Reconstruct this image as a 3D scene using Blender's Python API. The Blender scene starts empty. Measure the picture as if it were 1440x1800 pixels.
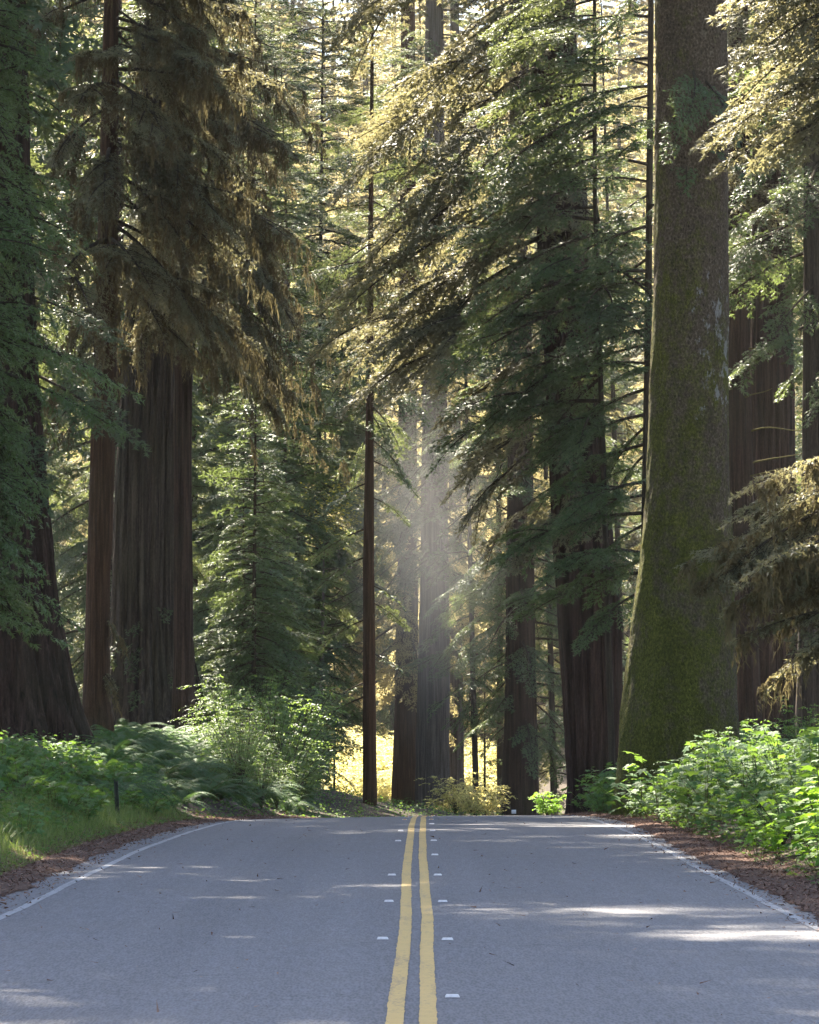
import bpy, math, random
import numpy as np
from mathutils import Vector

RNG = np.random.default_rng(7)
random.seed(7)
sc = bpy.context.scene
COL = sc.collection
FPX = 8100.0                      # focal length of the photograph in its own pixels
CAM_H = 1.7

# ------------------------------------------------------------------ world, sun, camera
SUN_EL, SUN_AZ = math.radians(46), math.radians(-17)      # azimuth from +Y, negative = to the left
world = bpy.data.worlds.new("World"); sc.world = world
world.use_nodes = True
wn = world.node_tree
sky = wn.nodes.new("ShaderNodeTexSky"); sky.sky_type = 'NISHITA'; sky.sun_disc = False
sky.sun_elevation = SUN_EL; sky.sun_rotation = SUN_AZ; sky.air_density = 1.0; sky.dust_density = 1.0
bg = wn.nodes["Background"]; bg.inputs[1].default_value = 0.05
wn.links.new(sky.outputs[0], bg.inputs[0])
sl = bpy.data.lights.new("sun", 'SUN'); sl.energy = 5.0; sl.angle = math.radians(0.55); sl.color = (1.0, 0.90, 0.74)
so = bpy.data.objects.new("sun", sl); COL.objects.link(so)
sun_dir = Vector((math.sin(SUN_AZ)*math.cos(SUN_EL), math.cos(SUN_AZ)*math.cos(SUN_EL), math.sin(SUN_EL)))
so.rotation_euler = (-sun_dir).to_track_quat('-Z', 'Y').to_euler()
so.location = (0, 0, 90)

cam = bpy.data.cameras.new("camera"); camo = bpy.data.objects.new("camera", cam); COL.objects.link(camo)
cam.sensor_fit = 'VERTICAL'; cam.sensor_height = 24.0; cam.sensor_width = 24.0
cam.lens = FPX/1800*24.0
cam.clip_end = 2000; cam.clip_start = 0.5
PITCH = math.atan(364/FPX)
camo.location = (0, 0, CAM_H); camo.rotation_euler = (math.pi/2 + PITCH, 0, 0)
sc.camera = camo
sc.view_settings.view_transform = 'Standard'; sc.view_settings.look = 'None'
sc.view_settings.exposure = 3.0; sc.view_settings.gamma = 1.0
sc.cycles.use_denoising = True
sc.cycles.max_bounces = 8; sc.cycles.diffuse_bounces = 4; sc.cycles.transmission_bounces = 4
sc.cycles.volume_bounces = 0; sc.cycles.glossy_bounces = 2
sc.cycles.sample_clamp_indirect = 4.0

def pz(py, d):                    # height of photo row py at distance d
    return CAM_H + (1264 - py)/FPX*d
def px2x(px, d):
    return (px - 720)/FPX*d

# ------------------------------------------------------------------ node helpers
def new_mat(name):
    m = bpy.data.materials.new(name); m.use_nodes = True
    nt = m.node_tree; nt.nodes.clear()
    out = nt.nodes.new("ShaderNodeOutputMaterial")
    return m, nt, out
def N(nt, kind, **kw):
    n = nt.nodes.new(kind)
    for k, v in kw.items():
        if k.startswith('i_'):
            n.inputs[k[2:].replace('_', ' ')].default_value = v
        else: setattr(n, k, v)
    return n
def L(nt, a, b): nt.links.new(a, b)
def ramp(nt, fac, stops):
    r = nt.nodes.new("ShaderNodeValToRGB")
    els = r.color_ramp.elements
    while len(els) < len(stops): els.new(0.5)
    for e, (p, c) in zip(els, stops):
        e.position = p; e.color = (c[0], c[1], c[2], 1) if isinstance(c, tuple) else (c, c, c, 1)
    if fac is not None: L(nt, fac, r.inputs[0])
    return r
def coords(nt, scale=(1, 1, 1)):
    tc = nt.nodes.new("ShaderNodeTexCoord"); mp = nt.nodes.new("ShaderNodeMapping")
    mp.inputs['Scale'].default_value = scale
    L(nt, tc.outputs['Object'], mp.inputs[0]); return mp.outputs[0]
def noise(nt, vec, scale, detail=4, rough=0.55, dist=0.0):
    n = nt.nodes.new("ShaderNodeTexNoise"); n.inputs['Scale'].default_value = scale
    n.inputs['Detail'].default_value = detail; n.inputs['Roughness'].default_value = rough
    n.inputs['Distortion'].default_value = dist
    L(nt, vec, n.inputs['Vector']); return n.outputs['Fac']
def mixc(nt, fac, a, b, blend='MIX'):
    m = nt.nodes.new("ShaderNodeMix"); m.data_type = 'RGBA'; m.blend_type = blend
    for v, i in ((fac, 0), (a, 6), (b, 7)):
        if hasattr(v, 'links'): L(nt, v, m.inputs[i])
        elif isinstance(v, tuple): m.inputs[i].default_value = (*v, 1)
        else: m.inputs[i].default_value = v
    return m.outputs[2]
def math_(nt, op, a, b=0.5):
    m = nt.nodes.new("ShaderNodeMath"); m.operation = op
    for v, i in ((a, 0), (b, 1)):
        if hasattr(v, 'links'): L(nt, v, m.inputs[i])
        else: m.inputs[i].default_value = v
    return m.outputs[0]
def principled(nt, out, col, rough=0.8, spec=0.3, bump=None, bstr=0.5, bdist=0.02):
    p = nt.nodes.new("ShaderNodeBsdfPrincipled")
    if hasattr(col, 'links'): L(nt, col, p.inputs['Base Color'])
    else: p.inputs['Base Color'].default_value = (*col, 1)
    if hasattr(rough, 'links'): L(nt, rough, p.inputs['Roughness'])
    else: p.inputs['Roughness'].default_value = rough
    p.inputs['Specular IOR Level'].default_value = spec
    if bump is not None:
        b = nt.nodes.new("ShaderNodeBump"); b.inputs['Strength'].default_value = bstr; b.inputs['Distance'].default_value = bdist
        L(nt, bump, b.inputs['Height']); L(nt, b.outputs[0], p.inputs['Normal'])
    L(nt, p.outputs[0], out.inputs[0]); return p

def leaf_mat(name, c0, c1, c2, trans, tfac=0.4, rough=0.5, spec=0.35):
    """needles / leaves: colour varies leaf by leaf and bough by bough; light passes through them"""
    m, nt, out = new_mat(name)
    at = N(nt, "ShaderNodeAttribute", attribute_name="tint")
    r = ramp(nt, at.outputs['Fac'], [(0.0, c0), (0.5, c1), (1.0, c2)])
    p = nt.nodes.new("ShaderNodeBsdfPrincipled"); L(nt, r.outputs[0], p.inputs['Base Color'])
    p.inputs['Roughness'].default_value = rough; p.inputs['Specular IOR Level'].default_value = spec
    t = nt.nodes.new("ShaderNodeBsdfTranslucent")
    tr = ramp(nt, at.outputs['Fac'], [(0.0, tuple(v*0.75 for v in trans)), (1.0, tuple(min(1, v*1.25) for v in trans))])
    L(nt, tr.outputs[0], t.inputs[0])
    mx = nt.nodes.new("ShaderNodeMixShader"); mx.inputs[0].default_value = tfac
    L(nt, p.outputs[0], mx.inputs[1]); L(nt, t.outputs[0], mx.inputs[2]); L(nt, mx.outputs[0], out.inputs[0])
    return m

M = {}
M['hemlock'] = leaf_mat('hemlock_needles', (.026, .058, .030), (.040, .086, .043), (.062, .112, .048), (.17, .22, .06))
M['redneedle'] = leaf_mat('redwood_needles', (.028, .060, .034), (.043, .088, .050), (.068, .112, .056), (.18, .21, .065))
M['spruce'] = leaf_mat('spruce_needles', (.038, .074, .024), (.068, .115, .036), (.115, .165, .056), (.15, .20, .055), 0.3)
M['dusty'] = leaf_mat('dusty_needles', (.058, .072, .044), (.090, .100, .060), (.145, .135, .082), (.29, .265, .125), 0.40, 0.55, 0.35)
M['greygreen'] = leaf_mat('grey_green_needles', (.075, .095, .060), (.115, .135, .085), (.17, .18, .12), (.22, .22, .10), 0.3, 0.5, 0.4)
M['moss_hang'] = leaf_mat('hanging_moss', (.050, .042, .024), (.095, .074, .038), (.14, .11, .055), (.185, .155, .075), 0.32, 0.9, 0.1)
M['sun_tinted'] = leaf_mat('sun_tinted_needles', (.060, .085, .030), (.095, .115, .038), (.15, .14, .05), (.56, .48, .23), 0.58)  # lit copy of the needles: backlit sun glow put into the colour
M['sun_tinted_bush'] = leaf_mat('sun_tinted_bush_leaves', (.09, .14, .03), (.15, .18, .04), (.28, .25, .10), (.80, .70, .26), 0.64)  # leaf colours raised so the sunlight glow is partly painted in
M['maple'] = leaf_mat('maple_leaves', (.10, .14, .03), (.17, .19, .035), (.26, .20, .04), (.50, .45, .06), 0.5)
M['thimble'] = leaf_mat('thimbleberry_leaves', (.045, .105, .030), (.070, .150, .045), (.115, .20, .060), (.22, .36, .05), 0.34, 0.65, 0.18)
M['thimble_lime'] = leaf_mat('lime_leaves', (.085, .19, .022), (.12, .25, .028), (.19, .30, .035), (.30, .50, .04), 0.42, 0.6, 0.2)  # brighter copy of thimbleberry leaves, sun through the leaf put into the colour
M['fern'] = leaf_mat('fern_fronds', (.032, .080, .030), (.048, .105, .040), (.085, .135, .050), (.12, .22, .05), 0.28, 0.65, 0.12)
M['shrub'] = leaf_mat('huckleberry_leaves', (.040, .090, .030), (.060, .125, .035), (.10, .17, .045), (.22, .32, .06), 0.4, 0.5, 0.4)
M['grass'] = leaf_mat('grass_blades', (.085, .15, .030), (.13, .19, .045), (.24, .24, .09), (.25, .32, .07), 0.35, 0.6, 0.2)
M['litter'] = leaf_mat('fallen_needles', (.060, .030, .020), (.15, .072, .048), (.30, .19, .14), (.05, .03, .02), 0.02, 0.9, 0.1)

def bark_redwood(name, dark, lite, sc_=9.0):
    m, nt, out = new_mat(name)
    v = coords(nt, (1, 1, 0.035)); a = noise(nt, v, sc_, 6, 0.65, 0.3)
    v2 = coords(nt, (1, 1, 0.3)); b = noise(nt, v2, sc_*4, 4, 0.6)
    v3 = coords(nt, (1, 1, 0.4)); big = noise(nt, v3, 0.9, 3)
    s = math_(nt, 'ADD', math_(nt, 'MULTIPLY', a, 0.75), math_(nt, 'MULTIPLY', b, 0.25))
    r = ramp(nt, s, [(0.36, dark), (0.5, tuple(x*.6+y*.4 for x, y in zip(dark, lite))), (0.64, lite)])  # bark's own tones, with furrow shade painted into the dark end
    g = mixc(nt, math_(nt, 'MULTIPLY', ramp(nt, big, [(0.45, 0.0), (0.7, 1.0)]).outputs[0], 0.35), r.outputs[0], (.045, .046, .026))
    principled(nt, out, g, 0.92, 0.10, s, 1.0, 0.07)
    return m
M['redwood'] = bark_redwood('redwood_bark', (.010, .006, .005), (.080, .048, .036))
M['redwood_grey'] = bark_redwood('weathered_redwood_bark', (.008, .006, .005), (.105, .082, .068), 7.0)
M['brownbark'] = bark_redwood('brown_bark', (.030, .017, .010), (.105, .060, .034), 16.0)
M['greybark'] = bark_redwood('grey_bark', (.05, .04, .035), (.17, .14, .12), 14.0)
M['twig'] = bark_redwood('twig_bark', (.030, .022, .016), (.085, .065, .045), 20.0)
M['mossytwig'] = bark_redwood('mossy_twig_bark', (.070, .065, .022), (.15, .125, .04), 20.0)

def bark_mossy():
    m, nt, out = new_mat('mossy_spruce_bark')
    v = coords(nt)
    vo = N(nt, "ShaderNodeTexVoronoi"); vo.inputs['Scale'].default_value = 22.0
    vm = coords(nt, (1, 1, 0.75)); L(nt, vm, vo.inputs['Vector'])
    fine = noise(nt, coords(nt, (1, 1, 0.7)), 26, 6, 0.72, 0.6)
    mid = noise(nt, v, 7, 4, 0.6)
    h = math_(nt, 'ADD', math_(nt, 'MULTIPLY', vo.outputs['Distance'], 0.20), math_(nt, 'MULTIPLY', fine, 0.82))
    base = ramp(nt, h, [(0.32, (.030, .021, .014)), (0.52, (.108, .080, .054)), (0.74, (.24, .19, .14))]).outputs[0]
    tc = N(nt, "ShaderNodeTexCoord"); sp = N(nt, "ShaderNodeSeparateXYZ"); L(nt, tc.outputs['Object'], sp.inputs[0])
    # moss is thick at the foot and on the road side, in patches above
    low = N(nt, "ShaderNodeMapRange"); L(nt, sp.outputs['Z'], low.inputs[0])
    for i, val in ((1, 0.5), (2, 15.0), (3, 0.27), (4, -0.05)): low.inputs[i].default_value = val
    side = N(nt, "ShaderNodeMapRange"); L(nt, sp.outputs['X'], side.inputs[0])
    for i, val in ((1, -1.0), (2, 0.8), (3, 0.10), (4, -0.06)): side.inputs[i].default_value = val
    patch = math_(nt, 'ADD', math_(nt, 'MULTIPLY', math_(nt, 'SUBTRACT', noise(nt, coords(nt, (1, 1, 0.5)), 1.3, 6, 0.68), 0.5), 1.7), 0.5)
    s = math_(nt, 'ADD', math_(nt, 'ADD', patch, low.outputs[0]), side.outputs[0])
    s = math_(nt, 'ADD', s, math_(nt, 'MULTIPLY', math_(nt, 'SUBTRACT', mid, 0.5), 0.75))
    mask = ramp(nt, s, [(0.44, 0.0), (0.80, 0.92)]).outputs[0]
    mc = ramp(nt, fine, [(0.32, (.028, .031, .005)), (0.52, (.10, .105, .015)), (0.72, (.23, .22, .035))]).outputs[0]
    col = mixc(nt, mask, base, mc)
    broad = noise(nt, coords(nt, (1, 1, 0.35)), 2.2, 5, 0.65)
    col = mixc(nt, 0.8, col, ramp(nt, broad, [(0.34, (.72, .72, .72)), (0.66, (1.2, 1.2, 1.15))]).outputs[0], 'MULTIPLY')
    # pale lichen flecks on the drier side
    lic = noise(nt, coords(nt, (1, 1, 0.5)), 5.0, 6, 0.75)
    zone = N(nt, "ShaderNodeMapRange"); L(nt, sp.outputs['Z'], zone.inputs[0])
    for i, val in ((1, 6.5), (2, 8.2), (3, 0.0), (4, 1.0)): zone.inputs[i].default_value = val
    zone2 = N(nt, "ShaderNodeMapRange"); L(nt, sp.outputs['Z'], zone2.inputs[0])
    for i, val in ((1, 11.2), (2, 10.2), (3, 0.0), (4, 1.0)): zone2.inputs[i].default_value = val
    zx = N(nt, "ShaderNodeMapRange"); L(nt, sp.outputs['X'], zx.inputs[0])
    for i, val in ((1, 0.0), (2, 0.5), (3, 0.0), (4, 1.0)): zx.inputs[i].default_value = val
    zz = math_(nt, 'MULTIPLY', math_(nt, 'MULTIPLY', zone.outputs[0], zone2.outputs[0]), zx.outputs[0])
    lm = ramp(nt, math_(nt, 'ADD', lic, math_(nt, 'MULTIPLY', zz, 0.16)), [(0.70, 0.0), (0.76, 0.75)]).outputs[0]
    col = mixc(nt, lm, col, (.34, .33, .31))
    hh = math_(nt, 'ADD', h, math_(nt, 'MULTIPLY', mask, 0.3))
    principled(nt, out, col, 0.95, 0.12, hh, 1.0, 0.12)
    return m
M['mossy'] = bark_mossy()

def mat_asphalt():
    m, nt, out = new_mat('asphalt')
    v = coords(nt)
    sp = noise(nt, coords(nt, (1, .12, 1)), 48, 3, 0.8); sp2 = noise(nt, coords(nt, (1, .09, 1)), 17, 4, 0.75)
    vo = N(nt, "ShaderNodeTexVoronoi"); vo.inputs['Scale'].default_value = 60; L(nt, coords(nt, (1, .12, 1)), vo.inputs['Vector'])
    big = noise(nt, coords(nt, (1.0, 0.12, 1)), 0.9, 4, 0.6); pat = noise(nt, v, 0.35, 4, 0.6)
    track = noise(nt, coords(nt, (1.0, 0.01, 1)), 1.6, 2, 0.5)
    c = ramp(nt, math_(nt, 'ADD', math_(nt, 'MULTIPLY', sp, 0.55), math_(nt, 'MULTIPLY', vo.outputs['Distance'], 0.6)),
             [(0.36, (.021, .0205, .027)), (0.52, (.077, .075, .091)), (0.70, (.195, .190, .218))]).outputs[0]
    c = mixc(nt, 0.42, c, ramp(nt, sp2, [(0.38, (.029, .028, .036)), (0.62, (.146, .142, .165))]).outputs[0])
    c = mixc(nt, 0.22, c, ramp(nt, big, [(0.3, (.060, .060, .066)), (0.7, (.112, .111, .118))]).outputs[0])
    c = mixc(nt, 0.32, c, ramp(nt, track, [(0.35, (.052, .053, .060)), (0.65, (.115, .114, .122))]).outputs[0])
    c = mixc(nt, ramp(nt, pat, [(0.5, 0.0), (0.75, 0.30)]).outputs[0], c, (.105, .092, .088))
    crack = N(nt, "ShaderNodeTexVoronoi", feature='DISTANCE_TO_EDGE'); crack.inputs['Scale'].default_value = 0.30
    wv = nt.nodes.new("ShaderNodeVectorMath"); wv.operation = 'ADD'
    nz = N(nt, "ShaderNodeTexNoise"); nz.inputs['Scale'].default_value = 2.0; L(nt, v, nz.inputs['Vector'])
    L(nt, v, wv.inputs[0]); L(nt, nz.outputs['Color'], wv.inputs[1]); L(nt, wv.outputs[0], crack.inputs['Vector'])
    ck = ramp(nt, crack.outputs['Distance'], [(0.0, 0.55), (0.007, 0.0)]).outputs[0]
    ck = math_(nt, 'MULTIPLY', ck, ramp(nt, noise(nt, v, 0.22, 2), [(0.52, 0.0), (0.6, 1.0)]).outputs[0])
    c = mixc(nt, ck, c, (.02, .02, .022))
    h = math_(nt, 'ADD', math_(nt, 'MULTIPLY', sp, 0.6), math_(nt, 'MULTIPLY', vo.outputs['Distance'], 0.8))
    principled(nt, out, c, 0.72, 0.35, h, 0.55, 0.012)
    return m
M['asphalt'] = mat_asphalt()

def mat_paint(name, col, wear_lo, wear_hi):
    m, nt, out = new_mat(name)
    v = coords(nt)
    w = noise(nt, v, 38, 4, 0.75); w2 = noise(nt, coords(nt, (1, 0.12, 1)), 5, 5, 0.7)
    s = math_(nt, 'ADD', math_(nt, 'MULTIPLY', w, 0.6), math_(nt, 'MULTIPLY', w2, 0.4))
    k = ramp(nt, s, [(wear_lo, 0.0), (wear_hi, 1.0)]).outputs[0]
    cc = mixc(nt, noise(nt, v, 9, 4), col, tuple(x*0.72 for x in col))
    c = mixc(nt, k, (.085, .084, .090), cc)
    principled(nt, out, c, 0.7, 0.3, w, 0.4, 0.008)
    return m
M['yellow'] = mat_paint('yellow_road_paint', (.66, .42, .13), 0.36, 0.47)
M['white'] = mat_paint('worn_white_road_paint', (.34, .335, .345), 0.33, 0.52)
def mat_simple(name, a, b, scale, rough=0.9, bd=0.01, spec=0.2):
    m, nt, out = new_mat(name); v = coords(nt)
    f = noise(nt, v, scale, 5, 0.65)
    principled(nt, out, ramp(nt, f, [(0.3, a), (0.7, b)]).outputs[0], rough, spec, f, 0.6, bd)
    return m
M['soil'] = mat_simple('forest_soil', (.020, .014, .009), (.060, .042, .027), 6.0, 1.0, 0.05)
M['duff'] = mat_simple('needle_duff', (.040, .021, .015), (.125, .068, .048), 24.0, 1.0, 0.02)
M['marker'] = mat_simple('marker_ceramic', (.46, .43, .42), (.66, .62, .60), 30.0, 0.35, 0.002, 0.5)
M['reflector'] = mat_simple('reflector_amber', (.55, .24, .05), (.70, .34, .07), 40.0, 0.25, 0.001, 0.6)
M['postwood'] = mat_simple('post_steel_paint', (.030, .034, .020), (.070, .070, .040), 20.0, 0.7, 0.004)
M['plate'] = mat_simple('white_marker_plate', (.60, .60, .62), (.78, .78, .80), 20.0, 0.5, 0.001)

# ------------------------------------------------------------------ mesh helpers
def finish(o, label=None, cat=None, group=None, kind=None):
    if label: o['label'] = label
    if cat: o['category'] = cat
    if group: o['group'] = group
    if kind: o['kind'] = kind
    return o
def poly_mesh(name, V, F, mats, tint=None, smooth=False, fmat=None):
    """V (n,3); F (m,k) of one polygon size"""
    me = bpy.data.meshes.new(name)
    V = np.ascontiguousarray(V, dtype=np.float32); F = np.ascontiguousarray(F, dtype=np.int32)
    m, k = F.shape
    me.vertices.add(len(V)); me.vertices.foreach_set('co', V.ravel())
    me.loops.add(m*k); me.loops.foreach_set('vertex_index', F.ravel())
    me.polygons.add(m); me.polygons.foreach_set('loop_start', np.arange(0, m*k, k, dtype=np.int32))
    if smooth: me.polygons.foreach_set('use_smooth', np.ones(m, dtype=bool))
    for mt in (mats if isinstance(mats, (list, tuple)) else [mats]): me.materials.append(mt)
    if fmat is not None: me.polygons.foreach_set('material_index', np.asarray(fmat, dtype=np.int32))
    if tint is not None:
        a = me.attributes.new('tint', 'FLOAT', 'FACE'); a.data.foreach_set('value', np.asarray(tint, dtype=np.float32))
    me.update(calc_edges=True)
    return me
def tri_mesh(name, T, mat, tint):
    n = len(T)
    return poly_mesh(name, T.reshape(-1, 3), np.arange(n*3).reshape(n, 3), mat, tint)
def link(name, me, parent=None, loc=(0, 0, 0)):
    o = bpy.data.objects.new(name, me); COL.objects.link(o)
    o.location = loc
    if parent: o.parent = parent
    return o
def empty(name, loc, rz=0.0):
    o = bpy.data.objects.new(name, None); COL.objects.link(o); o.location = loc; o.rotation_euler = (0, 0, rz)
    o.empty_display_size = 0.3
    return o
def copy_tree(o, loc, rz=0.0, s=1.0):
    c = o.copy(); COL.objects.link(c); c.location = loc; c.rotation_euler = (0, 0, rz); c.scale = (s, s, s)
    for ch in list(o.children):
        k = ch.copy(); COL.objects.link(k); k.parent = c
        for g in list(ch.children):
            q = g.copy(); COL.objects.link(q); q.parent = k
    return c

def tube(P, R, seg=8, noise_fn=None):
    """rings of verts along polyline P (n,3) with radii R (n,) -> V, F(quads)"""
    P = np.asarray(P, float); n = len(P)
    T = np.gradient(P, axis=0); T /= np.linalg.norm(T, axis=1, keepdims=True) + 1e-9
    ref = np.where(np.abs(T[:, 2:3]) > 0.9, np.array([[1.0, 0, 0]]), np.array([[0, 0, 1.0]]))
    U = np.cross(T, ref); U /= np.linalg.norm(U, axis=1, keepdims=True) + 1e-9
    W = np.cross(T, U)
    th = np.linspace(0, 2*np.pi, seg, endpoint=False)
    rr = np.asarray(R)[:, None]*np.ones((1, seg))
    if noise_fn is not None: rr = rr*noise_fn(th[None, :], np.arange(n)[:, None])
    V = P[:, None, :] + rr[..., None]*(np.cos(th)[None, :, None]*U[:, None, :] + np.sin(th)[None, :, None]*W[:, None, :])
    i, j = np.meshgrid(np.arange(n-1), np.arange(seg), indexing='ij'); j2 = (j+1) % seg
    F = np.stack([i*seg+j, i*seg+j2, (i+1)*seg+j2, (i+1)*seg+j], -1).reshape(-1, 4)
    return V.reshape(-1, 3), F
def join(parts):
    Vs, Fs, o = [], [], 0
    for V, F in parts:
        Vs.append(V); Fs.append(F+o); o += len(V)
    return np.concatenate(Vs), np.concatenate(Fs)

# ------------------------------------------------------------------ road and ground
CT = np.array([(-40, -.10), (0, -.05), (25.7, .006), (39.6, .064), (50, .062), (57.6, .071), (65, .096), (79, .137), (94, .19), (101, .26),
               (108, .35), (120, .95), (140, 3.0), (160, 6.2), (180, 10.6), (200, 16.4), (230, 28.), (260, 43.), (300, 70.)])
def cx(d): return np.interp(d, CT[:, 0], CT[:, 1])
def xl(d): return cx(d) + np.interp(d, [-40, 44, 64, 85, 95, 106, 125, 400], [-4.05, -4.05, -4.12, -4.10, -3.85, -3.25, -3.2, -3.4])
def xr(d): return cx(d) + np.interp(d, [-40, 41, 58, 83, 100, 110, 125, 400], [3.65, 3.58, 3.55, 3.78, 3.55, 3.35, 3.3, 3.4])
ZD = np.arange(-60, 700, 1.0)
_z = np.where(ZD < 57, 0, -.000219*(np.clip(ZD, 57, 125)-57)**2)
_z = np.where(ZD > 125, _z - .030*(np.clip(ZD, 125, 185)-125), _z)
def zc(d): return np.interp(d, ZD, _z)
def zroad(x, d):
    return zc(d) + (x - cx(d))*np.interp(d, [60, 100], [0.0, 0.012]) - 0.006*np.abs(x-cx(d))
def vnoise(x, y, s, seed):
    r = np.random.default_rng(seed); o = 0
    for k in range(5):
        a = r.uniform(0, 2*np.pi); f = s*(1.0+0.9*k); ph = r.uniform(0, 6.28)
        o = o + np.sin((x*np.cos(a)+y*np.sin(a))*f+ph)/(1+0.8*k)
    return o/2.2
def ground(x, d):
    x = np.asarray(x, float); d = np.asarray(d, float)
    l, r = xl(d), xr(d)
    u = np.where(x < l, l-x, np.where(x > r, x-r, 0.0))
    left = x < l
    ul = 0.55 + 0.13*np.clip(d-118, 0, 120)         # past the crest the left bank stands back from the road
    h = np.where(left, 0.34*np.clip(u-ul, 0, 3.4) + 0.10*np.clip(u-ul-3.4, 0, 8),
                 0.22*np.clip(u-0.55, 0, 3.7) + 0.06*np.clip(u-4.25, 0, 10))
    edge = zroad(np.clip(x, l, r), d)
    drop = edge*np.clip(1-u/7.0, 0.22, 1)
    far = np.clip((d-150)/40, 0, 1)          # beyond the crest the whole floor is lower
    low = far*np.clip((x+13)/6, 0, 1)
    drop = drop*(1-far) + edge*far*np.clip(1-(u-20)/30.0, 0.25, 1)
    h = h*np.where(left, 1-low, 1.0)
    h = h + 52*np.clip((d-318)/110, 0, 1)**1.2      # wooded hillside closing the view
    b = np.clip((u-1.0)/2, 0, 1)*0.10*vnoise(x, d, 0.8, 3)
    return np.where(u > 0, drop + h + b - 0.03*np.clip(1-u/0.3, 0, 1), zroad(x, d) - 0.05)
def g1(x, d): return float(ground(np.array([x]), np.array([d]))[0])

ys = np.concatenate([np.arange(-60, 20, 4.0), np.arange(20, 160, 0.7), np.arange(160, 260, 2.5), np.arange(260, 700, 20.0)])
us = np.concatenate([[-260, -160, -100, -60, -40, -30, -24], np.arange(-20, -3.6, 0.35), [-3.0, 0, 3.0], np.arange(3.2, 20, 0.35), [24, 30, 40, 60, 100, 160, 260]])
Y, U = np.meshgrid(ys, us, indexing='ij')
X = U + cx(Y)*np.clip(1-np.clip(np.abs(U)-20, 0, 200)/100, 0, 1)
Z = ground(X, Y)
n, m = Y.shape
i, j = np.meshgrid(np.arange(n-1), np.arange(m-1), indexing='ij')
F = np.stack([i*m+j, i*m+j+1, (i+1)*m+j+1, (i+1)*m+j], -1).reshape(-1, 4)
finish(link('ground', poly_mesh('ground', np.stack([X, Y, Z], -1).reshape(-1, 3), F, M['soil'], smooth=True)),
       'dark forest floor under the trees on both sides of the road', 'ground', kind='structure')

ry = np.concatenate([np.arange(-50, 20, 3.0), np.arange(20, 130, 0.5), np.arange(130, 300, 2.0)])
def strip(y, fa, fb, nz, dz, ragged=0, seed=0):
    a, b = fa(y), fb(y)
    if ragged:
        r = np.random.default_rng(seed)
        a = a + r.normal(0, ragged, len(y)); b = b + r.normal(0, ragged, len(y))
    t = np.linspace(0, 1, nz)
    X = a[:, None]*(1-t) + b[:, None]*t; Y = y[:, None]*np.ones((1, nz))
    Z = zroad(X, Y) + dz
    n = len(y); i, j = np.meshgrid(np.arange(n-1), np.arange(nz-1), indexing='ij')
    F = np.stack([i*nz+j, i*nz+j+1, (i+1)*nz+j+1, (i+1)*nz+j], -1).reshape(-1, 4)
    return np.stack([X, Y, Z], -1).reshape(-1, 3), F
road = finish(link('road', poly_mesh('road', *strip(ry, xl, xr, 15, 0.0), M['asphalt'], smooth=True)),
              'grey two-lane asphalt road running over a crest into the forest', 'road', kind='structure')
ly = np.arange(-50, 300, 0.12); ly = ly[(ly < 130) | (np.arange(len(ly)) % 8 == 0)]
def wob(y, s, a): return a*(np.sin(y*0.21+s)+0.6*np.sin(y*0.53+2*s)+0.35*np.sin(y*1.7+s))
link('center_line', poly_mesh('center_line', *strip(ly, lambda y: cx(y)-.142+wob(y, 1, .004), lambda y: cx(y)-.042+wob(y, 1, .004), 2, 0.004, .0025, 1), M['yellow']), road)
link('center_line', poly_mesh('center_line', *strip(ly, lambda y: cx(y)+.042+wob(y, 3, .004), lambda y: cx(y)+.142+wob(y, 3, .004), 2, 0.004, .0025, 2), M['yellow']), road)
link('edge_line', poly_mesh('edge_line', *strip(ly, lambda y: cx(y)-3.66+wob(y, 5, .012), lambda y: cx(y)-3.57+wob(y, 5, .010), 2, 0.004, .0025, 3)[0:2], M['white']), road)
link('edge_line', poly_mesh('edge_line', *strip(ly, lambda y: cx(y)+3.24+wob(y, 7, .012), lambda y: cx(y)+3.33+wob(y, 7, .010), 2, 0.004, .0025, 4)[0:2], M['white']), road)

# needle duff along both pavement edges: a thin ragged sheet that laps onto the asphalt, and loose needles on it
dy = np.arange(18, 150, 0.16)
def duff(sgn, seed):
    r = np.random.default_rng(seed)
    e = xl(dy) if sgn < 0 else xr(dy)
    inner = e - sgn*(0.10 + 0.10*vnoise(dy, dy*0, 1.3, seed) + 0.06*vnoise(dy, dy*0, 5.1, seed+1) + r.normal(0, .02, len(dy)))
    t = np.array([0, 0.03, 0.12, 0.3, 0.6, 1.0]); nz = len(t)
    outer = e + sgn*0.95
    X = inner[:, None]*(1-t) + outer[:, None]*t; Y = dy[:, None]*np.ones((1, nz))
    gz = ground(X, Y); on = (X-e[:, None])*sgn < 0
    Zr = np.where(on, zroad(X, Y), np.maximum(gz, zroad(np.where(sgn < 0, np.maximum(X, xl(Y)), np.minimum(X, xr(Y))), Y) if True else gz))
    lift = np.interp(t, [0, 0.03, 0.12, 0.3, 1], [0.005, 0.02, 0.035, 0.04, -0.02])
    Z = np.where(on, Zr, np.maximum(gz, Zr-0.0)) + lift[None, :] + 0.004*r.normal(0, 1, X.shape)*(t[None, :] > 0.02)
    n = len(dy); i, j = np.meshgrid(np.arange(n-1), np.arange(nz-1), indexing='ij')
    F = np.stack([i*nz+j, i*nz+j+1, (i+1)*nz+j+1, (i+1)*nz+j], -1).reshape(-1, 4)
    return np.stack([X, Y, Z], -1).reshape(-1, 3), F
V, F = join([duff(-1, 11), duff(1, 12)])
finish(link('leaf_litter', poly_mesh('leaf_litter', V, F, M['duff'])), 'reddish brown needle litter lying along both edges of the asphalt', 'leaf litter', kind='stuff')
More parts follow.
